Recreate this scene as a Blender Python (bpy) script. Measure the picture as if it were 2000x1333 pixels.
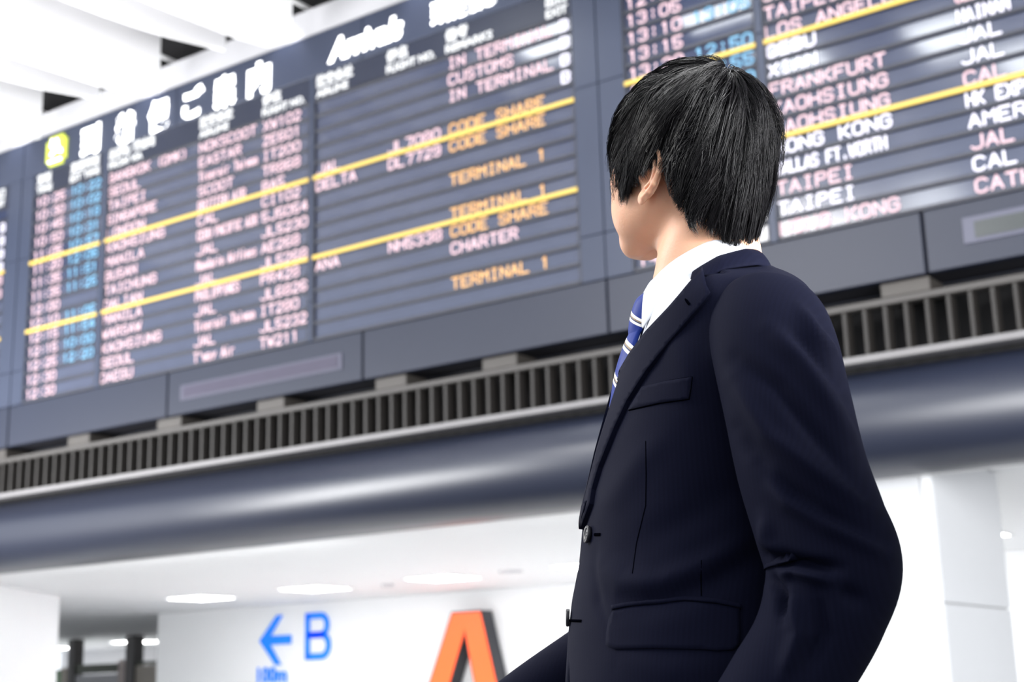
import bpy, bmesh, math, random
import numpy as np
from mathutils import Vector, Matrix
from mathutils.bvhtree import BVHTree
from mathutils.geometry import delaunay_2d_cdt

for o in list(bpy.data.objects): bpy.data.objects.remove(o)
SC = bpy.context.scene
COL = SC.collection
random.seed(4); RNG = np.random.default_rng(4)

# ------------------------------------------------------------------ camera
CAM_H = 0.93
FPX = 2775.0
R = np.array([[0.81393854, -0.15813979, -0.55901329],
              [0.58037194, 0.17838879, 0.79457274],
              [-0.02593186, -0.97116901, 0.23697741]])
cd = bpy.data.cameras.new('camera'); cam = bpy.data.objects.new('camera', cd); COL.objects.link(cam)
M = Matrix.Identity(4)
for i in range(3):
    M[i][0] = R[i, 0]; M[i][1] = -R[i, 1]; M[i][2] = -R[i, 2]
M[2][3] = CAM_H
cam.matrix_world = M
cd.sensor_width = 36.0; cd.lens = FPX / 2000 * 36
cd.clip_start = 0.05; cd.clip_end = 200
cd.dof.use_dof = True; cd.dof.focus_distance = 1.72; cd.dof.aperture_fstop = 6.2
SC.camera = cam

# ------------------------------------------------------------------ light
w = bpy.data.worlds.new('hall'); SC.world = w; w.use_nodes = True
bg = w.node_tree.nodes['Background']
bg.inputs[0].default_value = (0.90, 0.94, 1.0, 1); bg.inputs[1].default_value = 1.35
SC.view_settings.view_transform = 'Standard'
SC.view_settings.look = 'None'
SC.view_settings.exposure = 0.15
SC.view_settings.gamma = 1.0
SC.view_settings.use_curve_mapping = False

def area(name, loc, to, sx, sy, power, col=(1, 1, 1)):
    d = bpy.data.lights.new(name, 'AREA'); d.shape = 'RECTANGLE'; d.size = sx; d.size_y = sy
    d.energy = power; d.color = col
    o = bpy.data.objects.new(name, d); COL.objects.link(o); o.location = loc
    o.rotation_euler = (Vector(to) - Vector(loc)).to_track_quat('-Z', 'Y').to_euler()
    return o
area('hall_light_left', (-8, -1.5, 6.2), (-0.8, 1.6, 1.3), 5, 3, 800, (1, .98, .96))
area('hall_light_above', (-2.5, 3.0, 6.4), (-0.8, 1.6, 1.3), 4, 2.5, 160)
area('passage_fill_light', (-16, 10.3, 2.42), (-16.5, 18.0, 0.8), 12, .8, 125)  # added fill pair, hidden behind the beam, to brighten the passage
area('passage_fill_light', (-7.6, 10.4, 2.42), (-8, 15.0, 0.0), 4.5, .8, 50)
area('fin_fill_light', (-13, 4.5, 2.4), (-10.5, 7.4, 8.0), 6, 3, 1250)  # added fill pair, out of view, lifting the fins towards white
area('fin_fill_light', (2.5, 3.0, 2.4), (-2.0, 7.0, 8.0), 6, 3, 1250)

# ------------------------------------------------------------------ materials
MATS = {}
def mat(name, col, rough=.5, metal=0., emit=None, es=0., noise=0., nscale=8., bump=0., bscale=60., spec=.5, coat=0., sheen=0., sss=0.):
    if name in MATS: return MATS[name]
    m = bpy.data.materials.new(name); m.use_nodes = True; nt = m.node_tree; b = nt.nodes['Principled BSDF']
    b.inputs['Base Color'].default_value = (*col, 1); b.inputs['Roughness'].default_value = rough
    b.inputs['Metallic'].default_value = metal; b.inputs['Specular IOR Level'].default_value = spec
    b.inputs['Coat Weight'].default_value = coat; b.inputs['Sheen Weight'].default_value = sheen
    if sss:
        b.inputs['Subsurface Weight'].default_value = sss
        b.inputs['Subsurface Radius'].default_value = (1, .35, .2); b.inputs['Subsurface Scale'].default_value = .008
    if emit is not None:
        b.inputs['Emission Color'].default_value = (*emit, 1); b.inputs['Emission Strength'].default_value = es
    tc = nt.nodes.new('ShaderNodeTexCoord')
    if noise:
        n = nt.nodes.new('ShaderNodeTexNoise'); n.inputs['Scale'].default_value = nscale; n.inputs['Detail'].default_value = 4
        nt.links.new(tc.outputs['Object'], n.inputs['Vector'])
        mx = nt.nodes.new('ShaderNodeMix'); mx.data_type = 'RGBA'
        mx.inputs[6].default_value = (*[c * (1 - noise) for c in col], 1); mx.inputs[7].default_value = (*[min(1, c * (1 + noise)) for c in col], 1)
        nt.links.new(n.outputs['Fac'], mx.inputs[0]); nt.links.new(mx.outputs[2], b.inputs['Base Color'])
    if bump:
        n = nt.nodes.new('ShaderNodeTexNoise'); n.inputs['Scale'].default_value = bscale; n.inputs['Detail'].default_value = 3
        nt.links.new(tc.outputs['Object'], n.inputs['Vector'])
        bp = nt.nodes.new('ShaderNodeBump'); bp.inputs['Strength'].default_value = bump; bp.inputs['Distance'].default_value = .002
        nt.links.new(n.outputs['Fac'], bp.inputs['Height']); nt.links.new(bp.outputs[0], b.inputs['Normal'])
    MATS[name] = m; return m
WHITE = mat('white_paint', (.86, .87, .88), .5, noise=.015, nscale=2)
CEILW = mat('white_ceiling_board', (.74, .75, .76), .7, noise=.01, nscale=2)
FINW = mat('white_fin', (.9, .9, .91), .6, noise=.01, nscale=2)
FASC = mat('pale_fascia', (.42, .42, .44), .5, noise=.02)
DARKV = mat('dark_void', (.006, .006, .007), .9, noise=.1)
FLOOR = mat('granite_floor', (.07, .072, .08), .35, noise=.2, nscale=30)
FRAME = mat('board_frame_metal', (.034, .042, .069), .38, .0, noise=.06, nscale=3, spec=.3)
PANEL = mat('board_panel_metal', (.013, .017, .033), .42, .0, noise=.05, nscale=3, spec=.42)
JOINT = mat('panel_joint', (.012, .012, .018), .6, noise=.1)
ROW = mat('display_row_glass', (.032, .040, .074), .13, .0, noise=.12, nscale=5, spec=1.0)
DIV = mat('row_divider', (.028, .030, .042), .45, noise=.1)
YEL = mat('yellow_rule', (.50, .35, .07), .5, emit=(.95, .66, .16), es=.13, noise=.03)
TPINK = mat('pink_white_characters', (.25, .17, .19), .5, emit=(1, .72, .79), es=.82, noise=.02)
TWHITE = mat('white_characters', (.4, .4, .45), .5, emit=(.93, .88, 1), es=.85, noise=.02)
TBLUE = mat('blue_characters', (.08, .2, .3), .5, emit=(.30, .60, .85), es=.62, noise=.02)
TORANGE = mat('orange_characters', (.3, .18, .08), .5, emit=(1, .55, .22), es=.75, noise=.02)
THEAD = mat('white_lit_heading', (.3, .3, .3), .5, emit=(.95, .97, 1), es=.72, noise=.01)
TTITLE = mat('white_lit_title', (.9, .9, .9), .5, emit=(1, 1, 1), es=3.0, noise=.01)
LIME = mat('lime_lit_sign', (.4, .45, .05), .5, emit=(.62, .70, .06), es=.75, noise=.01)
BEAM = mat('dark_satin_beam', (.013, .017, .034), .40, .0, noise=.06, nscale=2, spec=.7)
GRAY = mat('grille_metal', (.022, .0195, .018), .55, .1, noise=.1, nscale=6)
RAIL = mat('grille_rail_metal', (.050, .046, .044), .5, .1, noise=.08)
RAILB = mat('grille_bottom_rail', (.17, .165, .17), .5, .2, noise=.05)
BRK = mat('bracket_metal', (.050, .045, .041), .5, .1, noise=.1)
LAMP = mat('lit_diffuser', (.9, .9, .9), .5, emit=(1, 1, 1), es=20.0, noise=.01)
BLUE = mat('blue_sign_film', (.0, .20, .82), .5, emit=(0, .17, .9), es=.25, noise=.02)  # unlit film; slight glow put into the colour for a more vivid blue
RED = mat('red_lit_face', (.9, .10, .02), .4, emit=(1, .105, .025), es=1.0, noise=.04, nscale=1.5)
SIGNB = mat('sign_return_black', (.02, .022, .03), .35, noise=.1)
POST = mat('dark_post', (.07, .065, .065), .5, noise=.1)
GREENP = mat('green_panel', (.10, .22, .11), .5, noise=.1)
OLIVE = mat('dark_olive_panel', (.06, .07, .05), .5, noise=.1)
BEIGE = mat('beige_panel', (.35, .31, .26), .5, noise=.1)

# ------------------------------------------------------------------ helpers
def tag(o, label=None, cat=None, group=None, kind=None):
    if label: o['label'] = label
    if cat: o['category'] = cat
    if group: o['group'] = group
    if kind: o['kind'] = kind
    return o
def thing(name, loc, label, cat, group=None):
    o = bpy.data.objects.new(name, None); COL.objects.link(o); o.location = loc; o.empty_display_size = .1
    return tag(o, label, cat, group)
def root_loc(p):
    v = Vector((0, 0, 0))
    while p is not None: v = v + p.location; p = p.parent
    return v
def mesh_obj(name, V, Fc, m, parent=None, smooth=False):
    V = np.asarray(V, float)
    if parent is not None: V = V - np.array(root_loc(parent))
    me = bpy.data.meshes.new(name); me.from_pydata(V.tolist(), [], [list(map(int, f)) for f in Fc]); me.update()
    if smooth: me.polygons.foreach_set('use_smooth', [True] * len(me.polygons))
    me.materials.append(m)
    o = bpy.data.objects.new(name, me); COL.objects.link(o)
    if parent is not None: o.parent = parent
    return o
BF = [(0, 3, 2, 1), (4, 5, 6, 7), (0, 1, 5, 4), (1, 2, 6, 5), (2, 3, 7, 6), (3, 0, 4, 7)]
def bverts(x0, x1, y0, y1, z0, z1):
    return [(x0, y0, z0), (x1, y0, z0), (x1, y1, z0), (x0, y1, z0), (x0, y0, z1), (x1, y0, z1), (x1, y1, z1), (x0, y1, z1)]
def box(name, x0, x1, y0, y1, z0, z1, m, parent=None, bev=0.):
    o = mesh_obj(name, bverts(x0, x1, y0, y1, z0, z1), BF, m, parent)
    if bev:
        bm = bmesh.new(); bm.from_mesh(o.data)
        bmesh.ops.bevel(bm, geom=bm.edges[:], offset=bev, segments=1, affect='EDGES'); bm.to_mesh(o.data); bm.free()
    return o
def extrude_poly(name, pts, axis_pts, m, parent=None, smooth=False):
    """pts: profile as list of 3D points; axis_pts: offset vector"""
    n = len(pts); P = np.array(pts, float); A = np.array(axis_pts, float)
    V = np.vstack([P, P + A]); F = [(i, (i + 1) % n, (i + 1) % n + n, i + n) for i in range(n)]
    F += [tuple(range(n - 1, -1, -1)), tuple(range(n, 2 * n))]
    o = mesh_obj(name, V, F, m, parent)
    bm = bmesh.new(); bm.from_mesh(o.data); bmesh.ops.recalc_face_normals(bm, faces=bm.faces[:]); bm.to_mesh(o.data); bm.free()
    if smooth:
        for p in o.data.polygons: p.use_smooth = len(p.vertices) == 4
    return o

# stroke lettering: polylines on a 4 x 6 grid, drawn as round-ended strokes with real thickness
G = {'A': '002640 1232', 'B': '00063645443303 3342413000', 'C': '4536160501103041', 'D': '00062645412000', 'E': '46060040 0333',
 'F': '460600 0333', 'G': '453616050110304143 4323', 'H': '0600 4640 0343', 'I': '1636 2620 1030', 'J': '4641301001',
 'K': '0600 4602 1340', 'L': '060040', 'M': '0006234640', 'N': '00064046', 'O': '163645413010010516', 'P': '00063645443303',
 'Q': '163645413010010516 2240', 'R': '00063645443303 2340', 'S': '453616050413334241301001', 'T': '0646 2620', 'U': '060110304146',
 'V': '062046', 'W': '0610243046', 'X': '0640 4600', 'Y': '0623 4623 2320', 'Z': '06460040', '0': '163645413010010516',
 '1': '152620', '2': '05163645440040', '3': '05163645443323 334241301001', '4': '30360242', '5': '460603334241301001',
 '6': '453616050110304142330 3'.replace(' ', ''), '7': '064620', '8': '163645443313040516 133342413010010213', '9': '433313040516364541301001',
 ':': '2524 2221', '.': '2021', '-': '1333', '(': '36252130', ')': '16252110', '/': '0046', "'": '2624',
 'a': '0424333010010232 3332', 'n': '0400 0314243330', 'd': '3630 34140301103 0'.replace('3 0', '30'), 'r': '0400 03142434', 'i': '1410 1616', 'l': '1610',
 'e': '023233241403011030', 's': '34140312323120 00'.replace(' ', ''), 'g': '3414030110303430', 'w': '0410233044', 'y': '0421 4410'}
def text_mesh(s, x0, zc, y, pitch, h=.090, wd=.072, st=.0075, dep=.006, maxw=None):
    V, F = [], []
    if maxw and len(s) * pitch > maxw: k = maxw / (len(s) * pitch); pitch *= k; wd *= k
    for ci, ch in enumerate(s):
        if ch == ' ': continue
        for stk in G[ch].split(' '):
            pts = [(int(stk[i]) / 4 * wd + x0 + ci * pitch, zc - h / 2 + int(stk[i + 1]) / 6 * h) for i in range(0, len(stk), 2)]
            if len(pts) > 1 and pts[0] == pts[1] and len(pts) == 2: pts[1] = (pts[0][0], pts[0][1] + 1e-3)
            for (ax, az), (bx, bz) in zip(pts[:-1], pts[1:]):
                L = math.hypot(bx - ax, bz - az)
                if L < 1e-6: continue
                ux, uz = (bx - ax) / L, (bz - az) / L; nx, nz = -uz, ux
                ring = []
                for t in (90, 150, 210, 270):
                    c, q = math.cos(math.radians(t)), math.sin(math.radians(t)); ring.append((ax + st * (c * ux + q * nx), az + st * (c * uz + q * nz)))
                for t in (-90, -30, 30, 90):
                    c, q = math.cos(math.radians(t)), math.sin(math.radians(t)); ring.append((bx + st * (c * ux + q * nx), bz + st * (c * uz + q * nz)))
                b = len(V); n = 8
                V += [(px, y, pz) for px, pz in ring] + [(px, y + dep, pz) for px, pz in ring]
                F += [tuple(b + i for i in range(n))] + [(b + i, b + (i + 1) % n, b + (i + 1) % n + n, b + i + n) for i in range(n)]
    return V, F
def lettering(s, x0, zc, y, pitch, m, parent, **k):
    V, F = text_mesh(s, x0, zc, y, pitch, **k)
    return tag(mesh_obj('lettering', V, F, m, parent), kind='stuff')
def font_text(s, x0, zc, y, size, m, parent, bold=0., shear=0., dep=.008, xscale=1., name='lettering', width=None):
    cu = bpy.data.curves.new('t', 'FONT'); cu.body = s; cu.size = size; cu.offset = bold; cu.shear = shear; cu.extrude = dep / 2; cu.resolution_u = 3
    t = bpy.data.objects.new('t', cu); COL.objects.link(t)
    dg = bpy.context.evaluated_depsgraph_get(); me = bpy.data.meshes.new_from_object(t.evaluated_get(dg))
    V = np.array([v.co[:] for v in me.vertices]); F = [tuple(p.vertices) for p in me.polygons]
    bpy.data.objects.remove(t); bpy.data.curves.remove(cu); bpy.data.meshes.remove(me)
    x = V[:, 0] - V[:, 0].min(); z = V[:, 1] - (V[:, 1].max() + V[:, 1].min()) / 2
    if width: x = x * width / x.max()
    W = np.stack([x0 + x * xscale, y - V[:, 2], zc + z], 1)
    o = mesh_obj(name, W, F, m, parent)
    if len(s) > 1: o['kind'] = 'stuff'
    return o

# ------------------------------------------------------------------ shell
def struct(o): o['kind'] = 'structure'; return o
struct(box('floor', -40, 10, -8, 9.5, -.1, 0, FLOOR))
struct(box('floor', -40, 10, 9.5, 34, -.1, 0, mat('white_floor', (.8, .8, .8), .6, noise=.03)))
# hall wall behind the boards, above the passage
struct(box('wall_front', -30, 9, 9.42, 9.55, 7.0, 9.2, DARKV))
struct(box('wall_front', -30, 9, 9.42, 9.55, 2.46, 7.0, FRAME))
struct(box('ceiling', -30, 9, 8.6, 9.55, 9.2, 9.3, DARKV))
o = struct(box('ceiling_hall', -30, 9, 0.5, 8.6, 9.2, 9.3, DARKV)); o.name = 'ceiling.001'
# passage: low white ceiling and far wall
pc = struct(box('ceiling', -40, 6, 9.55, 30.5, 2.455, 2.56, CEILW))
struct(box('wall_back', -21.35, 6, 18.45, 18.65, 0, 2.455, WHITE))
struct(box('wall_far', -40, -21, 30.5, 30.7, 0, 2.455, mat('far_wall_grey', (.55, .55, .56), .6, noise=.03)))
# diagonal white wall at the far left of the passage
d = Vector((-1.22, 1.92, 0)).normalized(); n_ = Vector((-d.y, d.x, 0))
a = Vector((-16.3, 10.85, 0)); b = Vector((-18.18, 13.79, 0))
pts = [a, b, b + n_ * .3, a + n_ * .3]
struct(extrude_poly('wall_left', [tuple(p) for p in pts], (0, 0, 2.455), WHITE))
# seam lines in the passage ceiling at the right
for (x0, x1, y0, y1) in ((-2.72, -2.70, 9.9, 11.2), (-3.0, 6, 14.0, 14.03)):
    box('ceiling_seam', x0, x1, y0, y1, 2.449, 2.4555, mat('seam_grey', (.5, .5, .5), .8, noise=.05), pc)

# fascia strip over the boards
struct(box('trim_1', -30, 9, 9.02, 9.4, 6.95, 7.22, FASC))

# pillar with clad panels, right
PILW = mat('pillar_panel_white', (.60, .61, .63), .45, noise=.01)
pl = thing('pillar', (-4.1, 10.4, 0), 'white square pillar clad in large panels, behind the standing man\'s elbow', 'pillar')
box('core', -4.88, -3.30, 9.62, 11.13, 0, 2.455, mat('pillar_core', (.6, .6, .6), .6, noise=.03), pl)
for z0, z1 in ((0, .52), (.532, 1.405), (1.417, 2.449)):
    box('panel', -4.9, -3.35, 9.595, 9.62, z0, z1, PILW, pl, .003)
    box('panel', -3.30, -3.275, 9.67, 11.15, z0, z1, PILW, pl, .003)
box('corner_trim', -3.345, -3.275, 9.595, 9.665, 0, 2.449, mat('corner_white', (.8, .81, .83), .35, noise=.01), pl, .012)

# ------------------------------------------------------------------ ceiling fins in the hall
def fin(s, zs, pitch_lbl, cat_label, deep):
    ys = [8.72, 8.45, 8.05, 7.7, 7.3, 6.9, 6.0, 5.0, 4.0, 3.0]
    k = len(ys); V = []
    for xx in (s - .03, s):
        V += [(xx, y, z) for y, z in zip(ys, zs)] + [(xx, ys[-1], 8.6), (xx, ys[0], 8.6)]
    n = k + 2; F = [tuple(range(n)), tuple(range(2 * n - 1, n - 1, -1))] + [(i, i + n, (i + 1) % n + n, (i + 1) % n) for i in range(n)]
    o = mesh_obj('ceiling_fin', V, F, FINW)
    return tag(o, cat_label, 'ceiling fin', 'white fins hanging below the hall ceiling')
OUT = 'white ceiling fin above the photo edge'
main_z = [6.74, 6.645, 6.585, 6.565, 6.54, 6.52, 6.50, 6.49, 6.49, 6.49]
sec_z = [6.93, 6.885, 6.815, 6.775, 6.74, 6.72, 6.70, 6.69, 6.69, 6.69]
for s, lab in ((-14.1, 'deep white ceiling fin at the far left edge of the photo'), (-12.2, 'deep white ceiling fin above the lime arrival sign'),
               (-10.33, 'deep white ceiling fin reaching down beside the Japanese heading'), (-8.52, 'deep white ceiling fin nearest the middle, over the heading\'s end'),
               (-4.8, OUT + ', over the middle pillar strip'), (-3.0, OUT + ', over the man'), (-1.2, OUT + ', over the right corner'), (.6, OUT + ', last to the right')):
    fin(s, [z - (.04 if s > -9 and z < 6.7 else 0) for z in main_z], 0, lab, 1)
for s, lab in ((-13.15, 'shallower white fin tucked left of the deep fin over the lime sign'), (-11.25, 'shallower white fin ending between the two left dark ceiling gaps'),
               (-9.4, 'shallower white fin ending beside the middle dark ceiling gap'), (-7.6, 'shallower white fin right of the last deep fin in view'),
               (-3.9, 'shallower ' + OUT + ", left of the man's fin"), (-2.1, 'shallower ' + OUT + ", right of the man's fin"), (-.3, 'shallower ' + OUT + ', past the corner')):
    fin(s, sec_z, 0, lab, 0)

# ------------------------------------------------------------------ arrival boards
PITCH = .152; ZTOP = 6.26
def rowz(i): return ZTOP - PITCH * (i + .5)
def board(loc, label, x0, blocks, nmod, rows, vert):
    """x0 left edge; blocks = [(s0,s1)...] display windows; nmod bottom panels of 2.48; rows = {row: [(text, s, mat, maxw)]}"""
    bd = thing('display_board', loc, label, 'display board')
    x1 = x0 + 2.48 * nmod
    box('back_case', x0 + .01, x1 - .01, 9.06, 9.42, 3.55, 6.92, JOINT, bd)
    for k in range(nmod):
        box('panel', x0 + 2.48 * k + .012, x0 + 2.48 * (k + 1) - .012, 9.0, 9.06, 3.53, 3.955, PANEL, bd, .004)
        box('panel', x0 + 2.48 * k + .004, x0 + 2.48 * (k + 1) - .004, 9.0, 9.06, 6.51, 6.93, FRAME, bd, .004)
    for (a, b) in vert:
        for z0, z1 in ((3.965, 4.33), (4.336, 5.58), (5.586, 6.505)):
            box('frame_strip', a + .003, b - .003, 9.0, 9.06, z0, z1, FRAME, bd, .003)
    for bi, (s0, s1) in enumerate(blocks):
        box('heading_panel', s0, s1, 9.004, 9.06, 6.262, 6.505, PANEL, bd, .002)
        for i in range(15):
            rp = box('row_panel', s0 + .012, s1 - .012, 9.028, 9.06, rowz(i) - .059, rowz(i) + .059, ROW, bd)
            for (t, s, m, mw) in rows.get(i, []):
                if s0 <= s < s1: lettering(t, s, rowz(i), 9.018, .1, m, rp, maxw=mw)
        for i in range(16):
            box('divider_bar', s0, s1, 9.004, 9.06, ZTOP - PITCH * i - .014, ZTOP - PITCH * i + .014, DIV, bd, .003)
        for (a, b) in ((s0, s0 + .012), (s1 - .012, s1)):
            box('window_edge', a, b, 9.004, 9.06, 3.98, 6.26, DIV, bd)
        for z in (5.50, 4.74):
            box('yellow_line', s0 + .0, s1 - .0, 8.990, 9.004, z - .019, z + .019, YEL, bd, .004)
    return bd

rows = {}
def add(i, *it):
    for t in it: rows.setdefault(i, []).append(t)
T1 = ['10:25', '10:30', '10:45', '10:50', '11:05', '11:20', '11:35', '11:35', '12:00', '12:10', '12:15', '12:15', '12:25', '12:30', '12:30']
B1 = ['10:22', '10:02', '10:18', '10:31', '10:57', '12:06', '11:51', '11:25', '', '11:05', '11:54', '10:00', '12:20', '', '']
D1 = ['BANGKOK (DMK)', 'SEOUL', 'TAIPEI', 'SINGAPORE', 'LONDON', 'KAOHSIUNG', 'MANILA', 'BUSAN', 'TAICHUNG', 'DALIAN', 'MANILA', 'WARSAW', 'KAOHSIUNG', 'SEOUL', 'DAEGU']
A1 = ['NOKSCOOT', 'EASTAR', 'Tigerair Taiwan', 'SCOOT', 'BRITISH AIR', 'CAL', 'CEBU PACIFIC AIR', 'JAL', 'Mandarin Airlines', 'JAL', 'PHILIPPINES', 'JAL', 'Tigerair Taiwan', 'JAL', "T'way Air"]
F1 = ['XW102', 'ZE601', 'IT200', 'TR868', 'BA5', 'CI102', '5J5054', 'JL5230', 'AE268', 'JL5268', 'PR428', 'JL6826', 'IT280', 'JL5232', 'TW211']
MW = {'Tigerair Taiwan': .82, 'CEBU PACIFIC AIR': .82, 'Mandarin Airlines': .82, 'PHILIPPINES': .6, 'BRITISH AIR': .66, "T'way Air": .56, 'SINGAPORE': .76}
for i in range(15):
    add(i, (T1[i], -12.62, TPINK, None), (D1[i], -11.41, TPINK, MW.get(D1[i], 1.2)), (A1[i], -10.05, TPINK, MW.get(A1[i], .84)), (F1[i], -9.17, TPINK, None))
    if B1[i]: add(i, (B1[i], -12.03, TBLUE, None))
add(0, ('IN TERMINAL', -6.94, TPINK, None), ('B', -5.78, TWHITE, None)); add(1, ('CUSTOMS', -6.94, TPINK, None), ('B', -5.78, TWHITE, None))
add(2, ('IN TERMINAL', -6.94, TPINK, None), ('B', -5.78, TWHITE, None)); add(3, ('B', -5.78, TWHITE, None))
add(4, ('JAL', -8.47, TPINK, None), ('JL7080', -7.62, TPINK, None), ('CODE SHARE', -6.94, TORANGE, None))
add(5, ('DELTA', -8.48, TPINK, None), ('DL7729', -7.62, TPINK, None), ('CODE SHARE', -6.94, TORANGE, None))
add(7, ('TERMINAL 1', -6.94, TORANGE, None)); add(9, ('TERMINAL 1', -6.94, TORANGE, None))
add(10, ('ANA', -8.48, TPINK, None), ('NH5338', -7.62, TPINK, None), ('CODE SHARE', -6.94, TORANGE, None))
add(11, ('CHARTER', -6.94, TPINK, None)); add(13, ('TERMINAL 1', -6.94, TORANGE, None))
bd = board((-9.15, 9.2, 3.53), 'wide arrivals board with lime aeroplane sign and Japanese heading, left of the man', -12.87,
           [(-12.66, -11.495), (-11.42, -8.56), (-8.505, -5.66)], 3, rows, [(-12.866, -12.66), (-11.495, -11.42), (-8.56, -8.505), (-5.66, -5.434)])
# title
for ch, s in zip('到着便ご案内', (-11.87, -11.32, -10.80, -10.29, -9.84, -9.37)):
    font_text(ch, s, 6.685 if ch != 'ご' else 6.69, 8.99, .33, TTITLE, bd, bold=.018, width=.31)
font_text('Arrivals', -8.32, 6.69, 8.99, .30, TTITLE, bd, bold=.014, shear=.25, width=.90)
font_text('到着便信息', -7.10, 6.69, 8.99, .24, TTITLE, bd, bold=.008, width=.70)
# lime arrival pictogram with a descending aeroplane
sg = box('arrival_sign', -12.44, -12.11, 8.975, 9.0, 6.54, 6.87, LIME, bd, .0)
bm = bmesh.new(); bm.from_mesh(sg.data)
bmesh.ops.bevel(bm, geom=[e for e in bm.edges if abs(e.verts[0].co.y - e.verts[1].co.y) > .01], offset=.05, segments=4, affect='EDGES'); bm.to_mesh(sg.data); bm.free()
def rot(p, c, a): x, z = p[0] - c[0], p[1] - c[1]; return (c[0] + x * math.cos(a) - z * math.sin(a), c[1] + x * math.sin(a) + z * math.cos(a))
plane = [(-.11, .022), (-.125, .075), (-.1, .075), (-.065, .028), (-.02, .03), (-.055, .105), (-.025, .105), (.045, .03), (.10, .028), (.13, .0), (.10, -.022), (.03, -.024), (-.03, -.10), (-.055, -.10), (-.03, -.024), (-.10, -.018)]
extrude_poly('aeroplane_symbol', [(p[0], 8.967, p[1]) for p in [rot((-12.275 + x, 6.725 + z), (-12.275, 6.725), -.5) for x, z in plane]], (0, .008, 0), TTITLE, sg)
box('ground_line', -12.39, -12.17, 8.967, 8.975, 6.575, 6.597, TTITLE, sg)
# column headings, Japanese over English
for jp, en, s, wj, we in (('定刻', 'TIME', -12.60, .23, .26), ('変更時刻', 'EST TIME', -12.03, .46, .48), ('出発地／経由地', 'FROM VIA', -11.40, .70, .52), ('航空会社', 'AIRLINE', -10.04, .47, .41),
                          ('便名', 'FLIGHT NO.', -9.17, .24, .55), ('航空会社', 'AIRLINE', -8.47, .45, .39), ('便名', 'FLIGHT NO.', -7.62, .24, .55), ('備考', 'REMARKS', -6.95, .24, .50), ('出口', 'EXIT', -5.90, .2, .21)):
    font_text(jp, s, 6.435, 8.998, .125, THEAD, bd, bold=.003, width=wj)
    font_text(en, s, 6.315, 8.998, .10, THEAD, bd, bold=.002, width=we)
# small dark message screens set into the bottom panels
for s0, s1, pr in ((-10.2, -8.14, bd),):
    fr = box('message_screen', s0, s1, 8.99, 9.0, 3.655, 3.805, mat('message_frame', (.055, .055, .085), .4, noise=.05), pr, .003)
    box('screen_glass', s0 + .05, s1 - .05, 8.985, 8.99, 3.68, 3.78, mat('message_glass_mauve', (.045, .040, .065), .3, noise=.08), fr)

rows = {}
T2 = ['12:55', '13:05', '13:10', '13:15', '13:20', '13:25', '13:30', '13:35', '13:40', '13:40', '13:45', '13:50', '13:55', '14:00', '14:05']
B2 = {2: '13:05', 4: '12:50', 5: '12:55', 6: '13:20'}
D2 = ['BUSAN', 'SHANGHAI', 'SEOUL', 'TAIPEI', 'LOS ANGELES', 'CEBU', 'XIAN', 'FRANKFURT', 'KAOHSIUNG', 'KAOHSIUNG', 'HONG KONG', 'DALLAS FT.WORTH', 'TAIPEI', 'TAIPEI', 'HONG KONG']
A2 = ['JAL', 'CAL', 'JAL', 'JAL', 'ANA', 'CEBU PACIFIC AIR', 'HAINAN', 'JAL', 'JAL', 'CAL', 'HK EXPRESS', 'AMERICAN', 'JAL', 'CAL', 'CATHAY']
F2 = ['JL960', 'CI104', 'JL950', 'JL802', 'NH105', '5J5056', 'HU7925', 'JL408', 'JL812', 'CI126', 'UO622', 'AA175', 'JL804', 'CI108', 'CX500']
MW2 = {'DALLAS FT.WORTH': .84, 'HAINAN': .36, 'HK EXPRESS': .66, 'CEBU PACIFIC AIR': .8}
for i in range(15):
    md = TWHITE if i in (5, 6, 11, 13, 10) else TPINK
    ma = TWHITE if i in (6, 7, 8, 10, 11, 13) else TPINK
    add(i, (T2[i], -5.15, TPINK, None), (D2[i], -3.98, md, MW2.get(D2[i])), (A2[i], -2.58, ma, MW2.get(A2[i])), (F2[i], -1.71, ma, None))
    if i in B2: add(i, (B2[i], -4.57, TBLUE, None))
bd2 = board((-1.7, 9.2, 3.53), 'flight board cropped by the right edge, behind and right of the man\'s head', -5.434, [(-5.19, -4.06), (-3.995, -1.12), (-1.065, 1.79)], 3, rows,
            [(-5.43, -5.19), (-4.06, -3.995), (-1.12, -1.065), (1.79, 2.0)])
fr = box('message_screen', -2.69, -.62, 8.99, 9.0, 3.67, 3.85, mat('message_frame_grey', (.06, .062, .095), .4, noise=.05), bd2, .003)
box('screen_glass', -2.61, -.70, 8.985, 8.99, 3.70, 3.81, mat('message_glass_green', (.020, .026, .028), .3, noise=.08), fr)

rows = {}
for i in (1, 2, 3, 4, 5, 6): add(i, ('B', -13.245, TPINK if i > 4 else TWHITE, None))
for i in (1, 2, 3, 4): add(i, ('LANDED', -14.4, TPINK, None))
bd3 = board((-14.1, 9.2, 3.53), 'flight board cropped by the left edge of the photo', -15.35, [(-15.3, -13.10)], 1, rows, [(-13.10, -12.874)])
font_text('出口', -13.38, 6.435, 8.998, .125, THEAD, bd3, bold=.003, width=.2); font_text('EXIT', -13.38, 6.315, 8.998, .10, THEAD, bd3, bold=.002, width=.21)

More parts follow.
